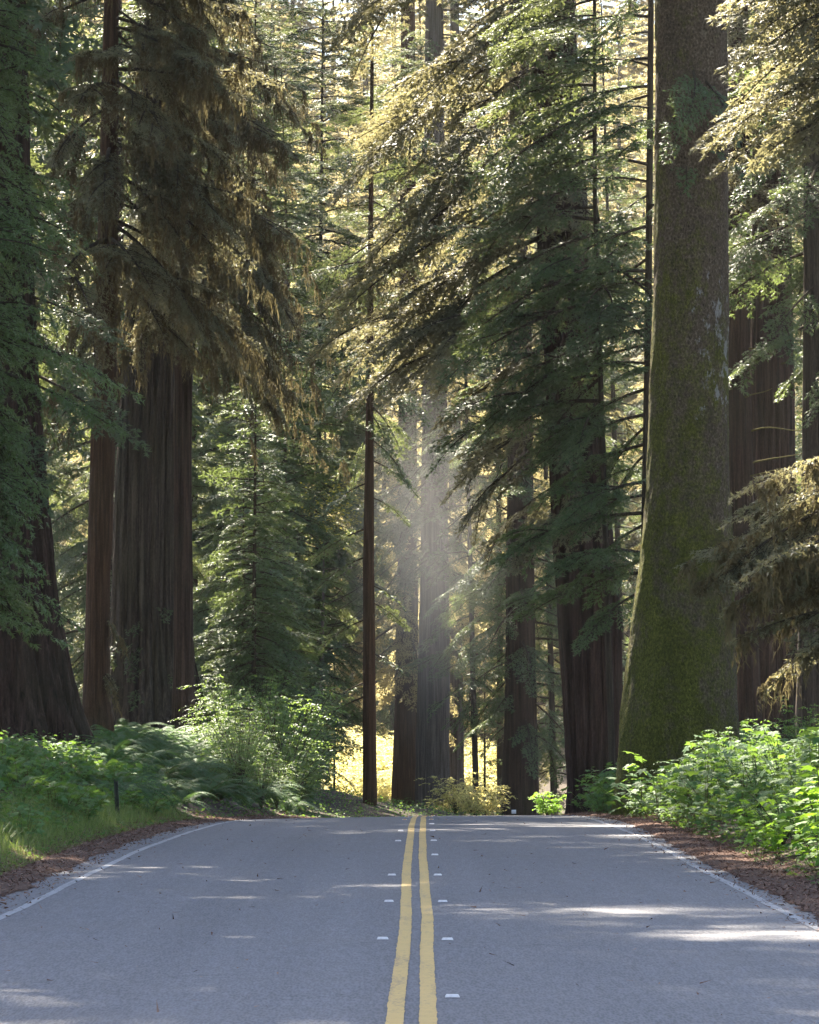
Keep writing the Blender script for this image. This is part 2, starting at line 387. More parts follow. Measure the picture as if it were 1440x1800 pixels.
def chips(n, seed):
    r = np.random.default_rng(seed)
    d = 24 + 100*r.beta(1.0, 1.7, n); sg = np.where(r.random(n) < 0.5, -1, 1)
    u = np.where(r.random(n) < 0.12, -np.abs(r.normal(0, 0.22, n)), r.uniform(-0.08, 0.85, n)); u = np.where(r.random(n) < 0.012, -r.uniform(.2, 3.4, n), u)
    e = np.where(sg < 0, xl(d), xr(d)); x = e + sg*u
    z = np.where(u < 0, zroad(x, d)+.012, np.maximum(ground(x, d), zroad(np.clip(x, xl(d), xr(d)), d)) + .03) + r.uniform(0.0, .02, n)
    a = r.uniform(0, 2*np.pi, n); l = r.uniform(.015, .085, n); w = r.uniform(.002, .009, n)
    D = np.stack([np.cos(a)*l, np.sin(a)*l, r.normal(0, .35, n)*l], -1); Pp = np.stack([-np.sin(a)*w, np.cos(a)*w, r.normal(0, .5, n)*w], -1)
    C = np.stack([x, d, z], -1)
    return np.stack([C-Pp, C+Pp, C+D], 1), r.random(n)
T, ti = chips(52000, 5)
finish(link('fallen_needles', tri_mesh('fallen_needles', T, M['litter'], ti)), 'loose brown needles and twigs strewn along the road edges', 'leaf litter', kind='stuff')

# ------------------------------------------------------------------ boughs: needle sprays on a curved branch
STY = dict(
    #          per_m lift droop  lb   ang  bdroop  sub_sp sub_len  leaf(l,w)    brush
    hemlock=dict(per_m=9, lift=.10, droop=.30, lb=.30, ang=58, bd=.40, ss=.070, sl=.24, ll=.085, lw=.034, brush=.25),
    redwood=dict(per_m=8, lift=.05, droop=.28, lb=.32, ang=52, bd=.40, ss=.078, sl=.25, ll=.095, lw=.036, brush=.2),
    spruce=dict(per_m=10, lift=.06, droop=.26, lb=.28, ang=60, bd=1.0, ss=.066, sl=.17, ll=.068, lw=.026, brush=.9),
)
def bough(r, Lm, sty, detail=1.0):
    p = STY[sty]
    nb = max(6, int(Lm*p['per_m']*(0.45+0.55*detail)))
    t = np.clip(np.linspace(.14, .985, nb) + r.normal(0, .012, nb), .05, 1)
    side = np.where(np.arange(nb) % 2 == 0, 1.0, -1.0)
    wa, wp = r.uniform(.02, .07)*Lm, r.uniform(0, 6.28)
    def A(t): return np.stack([Lm*t*(1-0.06*t), wa*np.sin(2.2*t+wp)-wa*np.sin(wp), Lm*(p['lift']*t - p['droop']*t*t)], -1)
    bl = p['lb']*Lm*((1-t)**.65*np.minimum(1, (t+.12)/.38) + .10)*r.uniform(.6, 1.3, nb)
    az = side*np.radians(p['ang']*(1-.5*t)) + r.normal(0, .12, nb)
    sk = r.normal(0, .10, nb) - .10
    ss = p['ss']/max(detail, .18)**.55
    K = max(2, int(bl.max()/ss)); s = (np.arange(K)+.5)*ss
    bi, ki = np.meshgrid(np.arange(nb), np.arange(K), indexing='ij'); ok = s[ki] < bl[bi]
    bi, ki = bi[ok], ki[ok]; s = s[ki] + r.normal(0, ss*.2, len(ki)); fr = np.clip(s/bl[bi], 0, 1)
    base = A(t)[bi]
    d0 = np.stack([np.cos(az), np.sin(az), sk], -1)[bi]
    pos = base + d0*s[:, None]; pos[:, 2] -= p['bd']*s*s*.5
    dirz = sk[bi] - p['bd']*s
    sd = np.where(ki % 2 == 0, 1.0, -1.0)
    saz = az[bi] + sd*np.radians(50) + r.normal(0, .18, len(ki))
    sl_ = p['sl']*(1-.55*fr)*r.uniform(.6, 1.3, len(ki))*(Lm/4)**.35
    if p['brush'] > .5:
        sdir = np.stack([np.cos(saz), np.sin(saz), dirz - r.uniform(.1, .9, len(ki))], -1)
    else:
        sdir = np.stack([np.cos(saz), np.sin(saz), dirz + r.normal(0, .12, len(ki)) - .12], -1)
    sdir /= np.linalg.norm(sdir, axis=1, keepdims=True)
    if detail >= .7:
        Q = 4; q = (np.arange(Q)+.4)/Q
        n0 = len(ki)
        C = pos[:, None, :] + sdir[:, None, :]*(sl_[:, None]*q[None, :])[..., None]
        C = np.repeat(C.reshape(-1, 3), 2, 0)
        a2 = np.repeat(np.arctan2(sdir[:, 1], sdir[:, 0]), Q*2)
        zz = np.repeat(sdir[:, 2], Q*2); sg = np.tile([1.0, -1.0], n0*Q)
        nn = len(C)
        a3 = a2 + sg*np.radians(46) + r.normal(0, .25, nn)
        D = np.stack([np.cos(a3), np.sin(a3), zz + r.normal(0, .22+p['brush']*.5, nn)], -1)
        ll, lw = p['ll'], p['lw']
    else:
        C = np.repeat(pos, 2, 0); nn = len(C); sg = np.tile([0.0, 1.0], len(pos))
        a3 = np.repeat(saz, 2) + sg*r.normal(0, .9, nn)
        D = np.stack([np.cos(a3), np.sin(a3), np.repeat(sdir[:, 2], 2) + r.normal(0, .25, nn)], -1)
        k = 1.0/max(detail, .12)**.5
        ll, lw = .20*k, .075*k
    D /= np.linalg.norm(D, axis=1, keepdims=True)
    tilt = r.normal(0, .35+p['brush']*.6, nn)
    Pp = np.stack([-D[:, 1], D[:, 0], tilt], -1); Pp /= np.linalg.norm(Pp, axis=1, keepdims=True)+1e-9
    ln = ll*r.uniform(.6, 1.35, nn)[:, None]; w = lw*r.uniform(.35, .65, nn)[:, None]
    T = np.stack([C-Pp*w, C+Pp*w, C+D*ln], 1)
    # wood: main axis and the bigger branchlets
    tt = np.linspace(0, 1, 9)
    Vw, Fw = tube(A(tt), np.interp(tt, [0, 1], [.011*Lm+.006, .004]), 5)
    wood = [(Vw, Fw)]
    if detail >= .7:
        for b in range(0, nb, 2):
            u = np.linspace(0, bl[b]*.8, 4); q = A(t[b:b+1]) + d0_(az[b], sk[b])[None, :]*u[:, None]; q[:, 2] -= p['bd']*u*u*.5
            wood.append(tube(q, np.interp(u, [0, u[-1]], [.010, .003]), 3))
    return T.astype(np.float32), join(wood)
def d0_(az, sk): return np.array([math.cos(az), math.sin(az), sk])
def strands(r, Lm, sty, n, lmin, lmax):
    """moss hanging from a bough: vertical wispy strips"""
    p = STY[sty]; nc = max(3, n//7); ci = r.integers(0, nc, n); t = np.clip(r.uniform(.12, .95, nc)[ci] + r.normal(0, .018, n), .05, 1); side = (r.normal(0, .11, nc)[ci] + r.normal(0, .012, n))*Lm*(1-t*.6)
    x = Lm*t*(1-.06*t); z = Lm*(p['lift']*t - p['droop']*t*t) - .3*np.abs(side)
    out = []
    ln = r.uniform(lmin, lmax, nc)[ci]*r.uniform(.4, 1, n); w = r.uniform(.012, .05, n)
    a = r.uniform(0, np.pi, n); px_, py_ = np.cos(a)*w, np.sin(a)*w
    c = np.stack([x, side, z], -1); jt = r.normal(0, .05, (n, 2))
    for k in range(5):
        f0, f1 = k/5.5, (k+1.4)/5.5
        A0 = c + np.stack([jt[:, 0]*k*.4+r.normal(0, .025, n), jt[:, 1]*k*.4+r.normal(0, .025, n), -ln*f0], -1)
        A1 = c + np.stack([jt[:, 0]*(k+1)*.4+r.normal(0, .03, n), jt[:, 1]*(k+1)*.4+r.normal(0, .03, n), -ln*f1], -1)
        wk = (1-.17*k)
        pp = np.stack([px_, py_, np.zeros(n)], -1)*wk
        out.append(np.stack([A0-pp, A0+pp, A1], 1))
        s2 = r.normal(0, .05, (n, 3)); s2[:, 2] = -r.uniform(.04, .12, n)
        out.append(np.stack([A0-pp*.6, A0+pp*.6, A0+s2], 1))
    return np.concatenate(out).astype(np.float32)

LIB = {}
def lib(sty, Lc, detail, k):
    key = (sty, Lc, detail, k)
    if key not in LIB:
        r = np.random.default_rng(abs(hash((sty[0], round(Lc*10), round(detail*100), k))) % (2**31) if False else
                                  (ord(sty[0])*7919 + int(Lc*10)*131 + int(detail*100)*17 + k))
        LIB[key] = bough(r, Lc, sty, detail)
    return LIB[key]
LC = [1.0, 1.8, 2.8, 4.0, 5.5]
def xf(P, az, pitch, roll, s, org):
    ca, sa, cp, sp, cr, sr = math.cos(az), math.sin(az), math.cos(pitch), math.sin(pitch), math.cos(roll), math.sin(roll)
    Rx = np.array([[1, 0, 0], [0, cr, -sr], [0, sr, cr]]); Ry = np.array([[cp, 0, -sp], [0, 1, 0], [sp, 0, cp]])
    Rz = np.array([[ca, -sa, 0], [sa, ca, 0], [0, 0, 1]])
    return P @ (Rz @ Ry @ Rx).T.astype(P.dtype)*s + np.asarray(org, P.dtype)

class Tree:
    """collects a trunk, boughs (wood), needles and moss, then makes one thing of them"""
    def __init__(s, name, label, px, d, seed, group=None, dz=0.0, x=None):
        s.x = px2x(px, d) if x is None else x; s.d = d; s.z = g1(s.x, d) + dz - 0.05
        s.name, s.label, s.group = name, label, group
        s.r = np.random.default_rng(seed); s.leaf, s.tint, s.wood, s.moss, s.mtint = [], [], [], [], []
        s.root = None
    def zat(s, py): return pz(py, s.d) - s.z              # local height of a photo row
    def trunk(s, prof, H, mat, seg=40, flute=0.0, nfl=11, flare=0.0, fh=1.2, rough=.03, lean=(0, 0), dzr=0.12, twist=0.0):
        """prof: list of (local z, centre x offset, radius)"""
        prof = sorted(prof); z = np.concatenate([np.arange(-.4, min(H, 19), dzr), np.arange(min(H, 19), H+.8, 0.8)])
        pz_ = [q[0] for q in prof]
        X = np.interp(z, pz_, [q[1] for q in prof]); R = np.interp(z, pz_, [q[2] for q in prof])
        top = pz_[-1]
        R = np.where(z > top, R*np.clip(1-(z-top)/(H-top+.01), .04, 1), R)
        s.path = (z, X, R); r = s.r; ph = r.uniform(0, 6.28, 8); zz = z
        kf = np.exp(-np.clip(zz, 0, 99)/fh)
        def nf(th, idx):
            Z = zz[idx]; k = kf[idx]; tw = th + twist*Z
            v = np.ones(np.broadcast(th, Z).shape)
            if flute:
                a = tw*nfl + ph[0] + .5*np.sin(Z*.35+ph[1]) + .3*np.sin(Z*1.1+3*th)
                b = tw*(nfl*2+3) + ph[2] + .8*np.sin(Z*.5+ph[3])
                c = tw*(nfl*4+1) + ph[4] + 1.2*np.sin(Z*.9+ph[5]+2*th)
                v = v + flute*(.45 - 1.5*(1-np.abs(np.sin(a*.5)))**3.0 - .9*(1-np.abs(np.sin(b*.5)))**3.0 - .35*(1-np.abs(np.sin(c*.5)))**2.0)
            v = v + rough*(np.sin(3*th+Z*.7+ph[6])+.7*np.sin(5*th-Z*1.3+ph[7])+.5*np.sin(9*th+Z*2.7)+.4*np.sin(15*th-Z*5.1+ph[1]))
            v = v + flare*k*(1+.45*np.sin(5*th+ph[3])+.25*np.sin(9*th+ph[2]))
            return v + rough*.35*r.normal(0, 1, v.shape)
        P = np.stack([X, np.zeros_like(z), z], -1) + np.array([[lean[0], lean[1], 0]])*np.clip(z, 0, 99)[:, None]
        # vertical rings
        th = np.linspace(0, 2*np.pi, seg, endpoint=False)
        rr = R[:, None]*nf(th[None, :], np.arange(len(z))[:, None])
        V = P[:, None, :] + np.stack([rr*np.cos(th), rr*np.sin(th), 0*rr], -1)
        n = len(z); i, j = np.meshgrid(np.arange(n-1), np.arange(seg), indexing='ij'); j2 = (j+1) % seg
        F = np.stack([i*seg+j, i*seg+j2, (i+1)*seg+j2, (i+1)*seg+j], -1).reshape(-1, 4)
        s.tr = (V.reshape(-1, 3), F, mat); s.P = P; s.H = H
        return s
    def axis(s, z):
        return np.array([np.interp(z, s.path[0], s.P[:, 0]), np.interp(z, s.path[0], s.P[:, 1]), z]), float(np.interp(z, s.path[0], s.path[2]))
    def add(s, z, az, Lb, pitch, sty, detail=1.0, moss=0, mlen=(.3, .9), tintc=.5, org=None):
        c = LC[int(np.argmin([abs(q-Lb) for q in LC]))]
        T, (Vw, Fw) = lib(sty, c, detail, int(s.r.integers(0, 4)))
        if org is None:
            o, R = s.axis(z); o = o + np.array([math.cos(az), math.sin(az), 0])*R*.8
        else: o = np.array(org, float)
        sc_ = Lb/c; roll = s.r.normal(0, .34)
        s.leaf.append(xf(T.reshape(-1, 3), az, pitch, roll, sc_, o).reshape(-1, 3, 3))
        s.tint.append(np.clip(s.r.normal(tintc, .13) + s.r.normal(0, .13, len(T)), 0, 1).astype(np.float32))
        s.wood.append((xf(Vw, az, pitch, roll, sc_, o), Fw))
        if moss:
            S = strands(s.r, Lb, sty, int(moss*Lb), *mlen)
            S2 = S.reshape(-1, 3).copy(); top = S.reshape(-1, 3, 3)
            # hang straight down: rotate only about Z, follow the pitch with a shear
            S2[:, 2] += S2[:, 0]*math.tan(pitch)
            s.moss.append(xf(S2, az, 0, 0, 1.0, o).reshape(-1, 3, 3)); s.mtint.append(np.clip(s.r.normal(.5, .15)+s.r.normal(0, .15, len(S)), 0, 1))
    def limb(s, z, az, Lb, pitch, sty, detail=1.0, moss=0, mlen=(.3, .9), tintc=.5):
        """a long bough with side boughs of its own"""
        o, R = s.axis(z); o = o + np.array([math.cos(az), math.sin(az), 0])*R*.8
        s.add(z, az, Lb, pitch, sty, detail, moss, mlen, tintc)
        p = STY[sty]
        for f in s.r.uniform(.22, .72, 2 if Lb < 3.2 else 3):
            q = np.array([[Lb*f*(1-.06*f), 0, Lb*(p['lift']*f - p['droop']*f*f)]])
            q = xf(q, az, pitch, 0, 1.0, o)[0]
            s.add(z, az + s.r.choice([-1, 1])*s.r.uniform(.3, .9), Lb*s.r.uniform(.32, .55), pitch*.7 - .25*f + s.r.normal(0, .22), sty, detail, moss, mlen, tintc, org=q)
    def bare(s, z, az, Lb, pitch, bend=.15):
        o, R = s.axis(z); o = o + np.array([math.cos(az), math.sin(az), 0])*R*.7
        t = np.linspace(0, 1, 9); w = s.r.normal(0, .05, 2)
        pts = np.stack([Lb*t, Lb*w[0]*np.sin(4*t), Lb*(bend*t*t + w[1]*np.sin(5*t))], -1)
        V, F = tube(pts, np.interp(t, [0, 1], [.030, .008]), 5)
        s.wood.append((xf(V, az, pitch, 0, 1.0, o), F))
    def crown(s, z0, z1, n, R, sty, pitch=(-.35, .45), zvis=99, low=.22, shape=1.0, az=None, azw=0, moss=0, mlen=(.3, .9), tintc=.5, rmin=.25, detail=1.0, dens=None, fork=False):
        """n boughs between z0 and z1, longest a little above z0, shorter to the top"""
        n = int(n*(dens if dens else DENS)); zs = z0 + (z1-z0)*(np.arange(n)+s.r.uniform(0, 1, n))/n
        for k, z in enumerate(zs):
            f = (z-z0)/(z1-z0)
            Lb = R*max(rmin, (1-f)**(.75*shape))*min(1, .65+f*4)*s.r.uniform(.65, 1.15)
            a = k*2.39996 + s.r.normal(0, .35)
            if az is not None: a = az + s.r.normal(0, azw)
            vis = z < zvis
            (s.limb if (vis and fork and Lb > 1.6) else s.add)(z, a, max(.7, min(Lb, 6.5)), pitch[0]+(pitch[1]-pitch[0])*f + s.r.normal(0, .17), sty, detail if vis else low,
                  moss if vis else 0, mlen, tintc)
        return s
    def build(s, leafmat, woodmat='twig', mossmat='moss_hang', cat='tree', rz=0):
        e = empty(s.name, (s.x, s.d, s.z), rz); finish(e, s.label, cat, s.group); s.root = e
        V, F, m = s.tr; link('trunk', poly_mesh('trunk', V, F, M[m], smooth=True), e)
        if s.leaf or s.wood:
            T = np.concatenate(s.leaf) if s.leaf else np.zeros((0, 3, 3)); ti = np.concatenate(s.tint) if s.leaf else np.zeros(0)
            Va, Fa = T.reshape(-1, 3), np.arange(len(T)*3).reshape(-1, 3)
            V, F = join(s.wood); F = np.concatenate([F[:, [0, 1, 2]], F[:, [0, 2, 3]]])
            me = poly_mesh('crown', np.concatenate([Va, V]), np.concatenate([Fa, F+len(Va)]), [M[leafmat], M[woodmat]],
                           np.concatenate([ti, np.zeros(len(F))]), fmat=np.concatenate([np.zeros(len(Fa)), np.ones(len(F))]))
            link('crown', me, e)
        if s.moss: link('hanging_moss', tri_mesh('hanging_moss', np.concatenate(s.moss), M[mossmat], np.concatenate(s.mtint)), e)
        s.leaf = s.wood = s.moss = None
        return e

PI = math.pi
DENS = 1.8
def prof_px(t, rows):
    """rows of (photo y, left px, right px) -> (local z, centre offset, radius)"""
    return [(t.zat(y), px2x((a+b)/2, t.d)-t.x, (b-a)/2/FPX*t.d) for y, a, b in rows]
NV = 1.0
def T_(name, label, px, d, seed, **k): return Tree(name, label, px, d, seed, **k)
def vis(t, pad=1.5): return t.zat(0) + pad

# --- the mossy giant on the right
t = T_('spruce_tree', 'huge spruce with moss-covered flared trunk right of the road', 1192, 92, 101)
t.trunk(prof_px(t, [(1430, 1082, 1305), (1330, 1088, 1300), (1250, 1092, 1296), (1150, 1103, 1292), (1000, 1122, 1288), (850, 1138, 1284), (700, 1144, 1283), (500, 1150, 1282), (250, 1153, 1281), (0, 1155, 1281)]),
        50, 'mossy', 140, rough=.016, flare=.05, fh=1.0, dzr=.05)
t.crown(vis(t, 2.5), 49, 60, 5.0, 'spruce', zvis=0, low=.25)
for z, a, l in ((12.9, -1.9, 1.6), (13.6, -1.2, 2.2), (12.3, -0.9, 1.2), (13.8, -1.6, 2.4), (11.9, -1.75, 1.0)): t.add(z+.9, a, l, -.55, 'hemlock', 1, 0, tintc=.7)
t.build('hemlock')

# --- old redwood on the left with deep furrows
t = T_('redwood_tree', 'massive old redwood with deeply furrowed grey trunk on the left', 262, 146, 102)
t.trunk(prof_px(t, [(1330, 172, 392), (1290, 180, 372), (1230, 190, 352), (1160, 196, 338), (1050, 198, 332), (900, 203, 331), (700, 212, 334), (450, 226, 334), (0, 250, 330)]),
        58, 'redwood_grey', 220, flute=.10, nfl=17, flare=.12, fh=1.1, rough=.012, dzr=.12)
t.crown(vis(t, -3), 50, 48, 4.4, 'redwood', zvis=vis(t), low=.25)
t.crown(t.zat(520), t.zat(0), 12, 3.0, 'redwood', pitch=(-.5, -.3), az=-1.3, azw=.9)
for k in range(16): t.add(t.zat(t.r.uniform(1060, 1230)), t.r.uniform(-2.6, -.6), t.r.uniform(.7, 1.2), -.5, 'redwood', 1, tintc=.3)
t.build('redneedle')

# --- slim trunk in front of the redwood, with moss-draped boughs
t = T_('spruce_tree', 'slim brown spruce trunk with moss-draped boughs before the massive redwood', 172, 120, 104)
t.trunk(prof_px(t, [(1360, 132, 206), (1310, 142, 200), (1230, 146, 194), (1100, 150, 193), (1000, 152, 194), (800, 158, 202), (650, 164, 204), (300, 172, 206), (0, 180, 206)]), 50, 'brownbark', 48, rough=.018, flare=.18, fh=.5, dzr=.08)
t.crown(t.zat(500), t.zat(-250), 46, 5.2, 'spruce', pitch=(-.55, -.2), zvis=vis(t), moss=24, mlen=(.3, 1.25), az=-.5, azw=1.25, shape=.35, tintc=.5, fork=True, dens=1)
t.crown(t.zat(-200), 49, 110, 5.6, 'spruce', pitch=(-.3, .3), zvis=0, low=.25)
for py, a, l in ((700, -2.6, 1.8), (660, 2.8, 2.4), (620, -2.9, 2.2), (1085, -.6, .8), (1180, -.8, .7)): t.add(t.zat(py), a, l, -.7, 'spruce', 1, 50, (.3, .8))
t.build('dusty')

# --- second moss-draped spruce, filling the upper left
t = T_('redwood_tree', 'reddish stem hung with olive moss, just right of the massive old redwood', 320, 140, 105)
t.trunk(prof_px(t, [(1330, 300, 346), (1150, 306, 340), (900, 306, 337), (450, 304, 334), (0, 300, 326)]), 44, 'redwood', 90, flute=.07, nfl=9, rough=.015)
t.crown(t.zat(540), t.zat(-250), 46, 4.8, 'spruce', pitch=(-.66, -.35), zvis=vis(t), moss=26, mlen=(.3, 1.3), az=-.7, azw=1.1, shape=.3, tintc=.5, fork=True, dens=1)
for py, a, l in ((560, -.1, 5.4), (520, .2, 5.2), (480, -.3, 5.2), (400, .0, 5.4), (300, .1, 5.2), (600, .1, 4.8), (610, -.2, 3.6), (660, -.5, 2.4)): t.limb(t.zat(py-60), a, l, -.75, 'spruce', 1, 18, (.3, 1.1), tintc=.5)
t.crown(t.zat(-200), 40, 60, 4.4, 'spruce', pitch=(-.3, .3), zvis=0, low=.25)
t.build('dusty')

# --- broad leaning base, lower left
t = T_('redwood_tree', 'dark broad redwood base leaning at the left edge behind the ferns', 45, 108, 106)
t.trunk(prof_px(t, [(1380, -75, 178), (1320, -70, 150), (1250, -70, 135), (1150, -62, 118), (1050, -55, 100), (900, -48, 84), (600, -40, 60), (0, -30, 40)]), 55, 'redwood', 180, flute=.11, nfl=13, flare=.12, fh=.9, rough=.015, twist=.06)
t.crown(t.zat(760), t.zat(-200), 30, 3.4, 'redwood', zvis=vis(t), low=.25, pitch=(-.6, -.4), tintc=.35)
t.crown(t.zat(-150), 54, 130, 6.2, 'redwood', zvis=0, low=.25, pitch=(-.3, .3), shape=.5)
t.build('redneedle')

# --- nearest green spruce at the left edge
t = T_('spruce_tree', 'bright green spruce with drooping sprays along the left edge of the picture', -235, 72, 107)
t.trunk([(0, 0, .30), (8, .1, .26), (16, .1, .2)], 36, 'brownbark', 24, rough=.02)
t.crown(t.zat(1000), t.zat(-240), 70, 3.1, 'spruce', pitch=(-.45, -.1), zvis=99, shape=.15, az=-.2, azw=.8, rmin=.6, tintc=.65, fork=True, dens=2.6)
t.crown(t.zat(-240), 35, 60, 3.8, 'spruce', pitch=(-.2, .4), zvis=0, low=.25)
for py, l in ((640, 4.2), (575, 4.3)): t.add(t.zat(py-25), t.r.uniform(-.25, .1), l, -.12, 'spruce', 1, 0, tintc=.7)
t.add(t.zat(1045), -.25, 3.2, -.05, 'spruce', 1, 0, tintc=.9)
t.build('spruce')

# --- redwoods right of the mossy giant
t = T_('redwood_tree', 'dark redwood trunk just right of the mossy giant, with bare mossy branches', 1300, 124, 108)
t.trunk(prof_px(t, [(1330, 1268, 1340), (1000, 1274, 1328), (700, 1278, 1321), (300, 1282, 1320), (0, 1284, 1318)]), 52, 'redwood', 90, flute=.09, nfl=9, rough=.015)
for py, a, l in ((760, -.4, 1.7), (815, -.3, 1.9), (838, -.6, 1.0), (700, -1.0, 1.2), (612, -.5, 1.8), (430, -.3, 2.0), (395, -.9, 1.6)): t.bare(t.zat(py), a, l, t.r.uniform(-.1, .2))
t.crown(t.zat(380), 51, 40, 3.6, 'redwood', zvis=vis(t), low=.25, pitch=(-.35, .35), az=-1.0, azw=1.2)
t.crown(t.zat(470), t.zat(0), 16, 2.8, 'hemlock', zvis=vis(t), pitch=(-.35, -.1), az=-.9, azw=.8, shape=.2, dens=1, fork=True)
t.build('dusty', 'mossytwig')
t = T_('redwood_tree', 'thick dark redwood trunk second to the right of the mossy giant', 1358, 128, 109)
t.trunk(prof_px(t, [(1330, 1300, 1418), (1000, 1314, 1402), (700, 1320, 1396), (300, 1326, 1392), (0, 1330, 1388)]), 55, 'redwood', 110, flute=.09, nfl=11, rough=.015)
t.crown(t.zat(420), 54, 64, 4.2, 'hemlock', zvis=vis(t), low=.25, pitch=(-.3, .35))
for py, a, l in ((640, -1.2, 1.5), (560, -.2, 1.5)): t.bare(t.zat(py), a, l, .2)
t.build('hemlock', 'mossytwig')
t = T_('redwood_tree', 'grey-brown redwood trunk cut by the right edge of the picture', 1448, 118, 110)
t.trunk(prof_px(t, [(1330, 1396, 1500), (800, 1412, 1486), (0, 1420, 1476)]), 50, 'redwood_grey', 60, flute=.06, nfl=9, rough=.015)
t.crown(t.zat(680), 49, 60, 4.0, 'hemlock', zvis=vis(t), low=.25, pitch=(-.4, .35), fork=True)
t.build('hemlock')

# --- moss-hung spruce reaching in from the right edge
t = T_('spruce_tree', 'spruce with moss-hung low boughs reaching in from the right edge', 1600, 68, 111)
t.trunk([(0, 0, .28), (10, 0, .22)], 34, 'brownbark', 24)
for k in range(22):
    py = 850 + 300*(k/21.0)
    t.add(t.zat(py-60), PI + t.r.normal(.1, .42), t.r.uniform(2.5, 3.9)*(1-.35*abs(k-7)/14), -.16+t.r.normal(0, .12), 'spruce', 1, 36, (.25, .8), tintc=.6)
for k in range(24):
    t.add(t.zat(-140+330*k/23.0), PI + t.r.normal(0, .4), t.r.uniform(1.7, 3.5), -.3, 'hemlock', 1, 0, tintc=.6)
t.crown(t.zat(-100), 33, 60, 3.6, 'spruce', zvis=0, low=.25)
t.build('dusty')

# --- dark redwood left of the giant
t = T_('redwood_tree', 'dark redwood with split base between the road and the mossy giant', 1045, 111, 112)
t.trunk(prof_px(t, [(1440, 998, 1092), (1380, 1000, 1086), (1250, 992, 1092), (1100, 982, 1092), (900, 972, 1074), (600, 958, 1050), (400, 945, 1035), (0, 935, 1010)]), 54, 'redwood', 150, flute=.11, nfl=11, flare=.06, fh=.7, rough=.014)
r_ = t.r
for k in range(42):                         # long boughs sweeping down to the left over the road
    py = -140 + 1150*((k+.5)/42)
    a = PI + r_.normal(.25, .75)
    l = (5.6 if py < 720 else 3.4)*r_.uniform(.5, 1.1)
    t.limb(t.zat(py-90), a, l, -.40 + r_.normal(0, .2), r_.choice(['redwood', 'hemlock']), 1, 0, tintc=.5)
for py, l in ((60, 6.2), (300, 6.4), (560, 6.4), (700, 5.8)):
    t.limb(t.zat(py-230), PI + r_.normal(.1, .25), l, -.42 + r_.normal(0, .08), 'redwood', 1, 0, tintc=.5)
for k in range(16):
    t.limb(t.zat(-60 + 1060*(k+.5)/16), -PI/2 + r_.normal(-.2, .6), r_.uniform(1.8, 3.0), -.5 + r_.normal(0, .15), 'hemlock', 1, 0, tintc=.55)
t.crown(vis(t, 6), 53, 24, 4.6, 'redwood', zvis=0, low=.25)
t.build('dusty')

# --- thin hemlock between them: the sunlit sprays
t = T_('hemlock_tree', 'thin dark hemlock stem tight against the left side of the mossy giant', 1124, 103, 113)
t.trunk(prof_px(t, [(1420, 1122, 1142), (900, 1128, 1144), (600, 1134, 1147), (0, 1142, 1152)]), 40, 'twig', 20, rough=.02)
t.crown(t.zat(1060), t.zat(-150), 44, 3.4, 'hemlock', pitch=(-.34, -.05), zvis=vis(t), shape=.25, az=PI+.2, azw=.95, rmin=.4, fork=True, dens=1)
t.crown(t.zat(-300), 39, 20, 3.6, 'hemlock', zvis=0, low=.25)
t.build('hemlock')
t = T_('hemlock_tree', 'hemlock with tiered feathery boughs left of the split-base redwood', 1010, 104, 114, x=4.6)
t.trunk([(0, 0, .08), (14, -.4, .05)], 34, 'twig', 16)
t.crown(t.zat(760), t.zat(-150), 36, 4.2, 'hemlock', pitch=(-.42, -.1), zvis=vis(t), shape=.25, az=PI, azw=1.0, rmin=.4, fork=True, dens=1)
t.crown(t.zat(-300), 33, 16, 3.6, 'hemlock', zvis=0, low=.25)
t.build('redneedle')

# --- beyond the crest: the lit trunks in the gap
def trunk_tree(name, label, px, d, seed, rows, bark, seg, crowns, leaf, H=46, flute=.03, moss=None, **k):
    t = T_(name, label, px, d, seed)
    t.trunk(prof_px(t, rows), H, bark, seg, flute=flute, nfl=9, rough=.016, dzr=.2, **k)
    for c in crowns: t.crown(*c[0], **c[1])
    return t
t = trunk_tree('redwood_tree', 'slim straight dark trunk standing alone in the bright gap', 650, 152, 115, [(1460, 638, 664), (1250, 638, 661), (1000, 638, 658), (780, 642, 657), (500, 646, 656), (0, 652, 657)], 'brownbark', 32, [], 'hemlock', 27)
for py, a, l in ((1255, PI+.1, 2.6), (1230, PI-.3, 2.2), (1120, PI+.2, 2.0), (1090, .2, 1.5), (1010, PI-.1, 2.2), (960, PI, 2.4), (905, .3, 1.6), (880, PI+.3, 2.0), (840, .1, 2.0), (1180, -.2, 1.2), (1060, -.3, 1.4)): t.add(t.zat(py-30), a, l, -.45, 'hemlock', 1, 0, tintc=.35)
t.crown(t.zat(800), 26.5, 30, 3.0, 'redwood', zvis=vis(t), low=.25, pitch=(-.5, .2), shape=.3, dens=1, fork=True); t.build('redneedle')
t = trunk_tree('redwood_tree', 'broad grey trunk in the middle of the gap where the sunbeam falls', 762, 192, 116, [(1460, 728, 796), (1350, 731, 790), (1200, 734, 791), (1010, 739, 789), (600, 744, 785), (0, 748, 780)], 'greybark', 56, [], 'sun_tinted', 50)
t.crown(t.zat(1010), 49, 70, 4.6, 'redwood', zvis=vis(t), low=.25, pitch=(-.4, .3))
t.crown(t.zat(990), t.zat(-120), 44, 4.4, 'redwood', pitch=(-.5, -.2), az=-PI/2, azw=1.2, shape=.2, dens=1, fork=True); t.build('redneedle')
t = trunk_tree('redwood_tree', 'mossy brown trunk just left of the broad grey trunk', 712, 206, 117, [(1460, 686, 738), (1300, 692, 738), (1000, 699, 734), (0, 705, 730)], 'brownbark', 44, [], 'sun_tinted', 46)
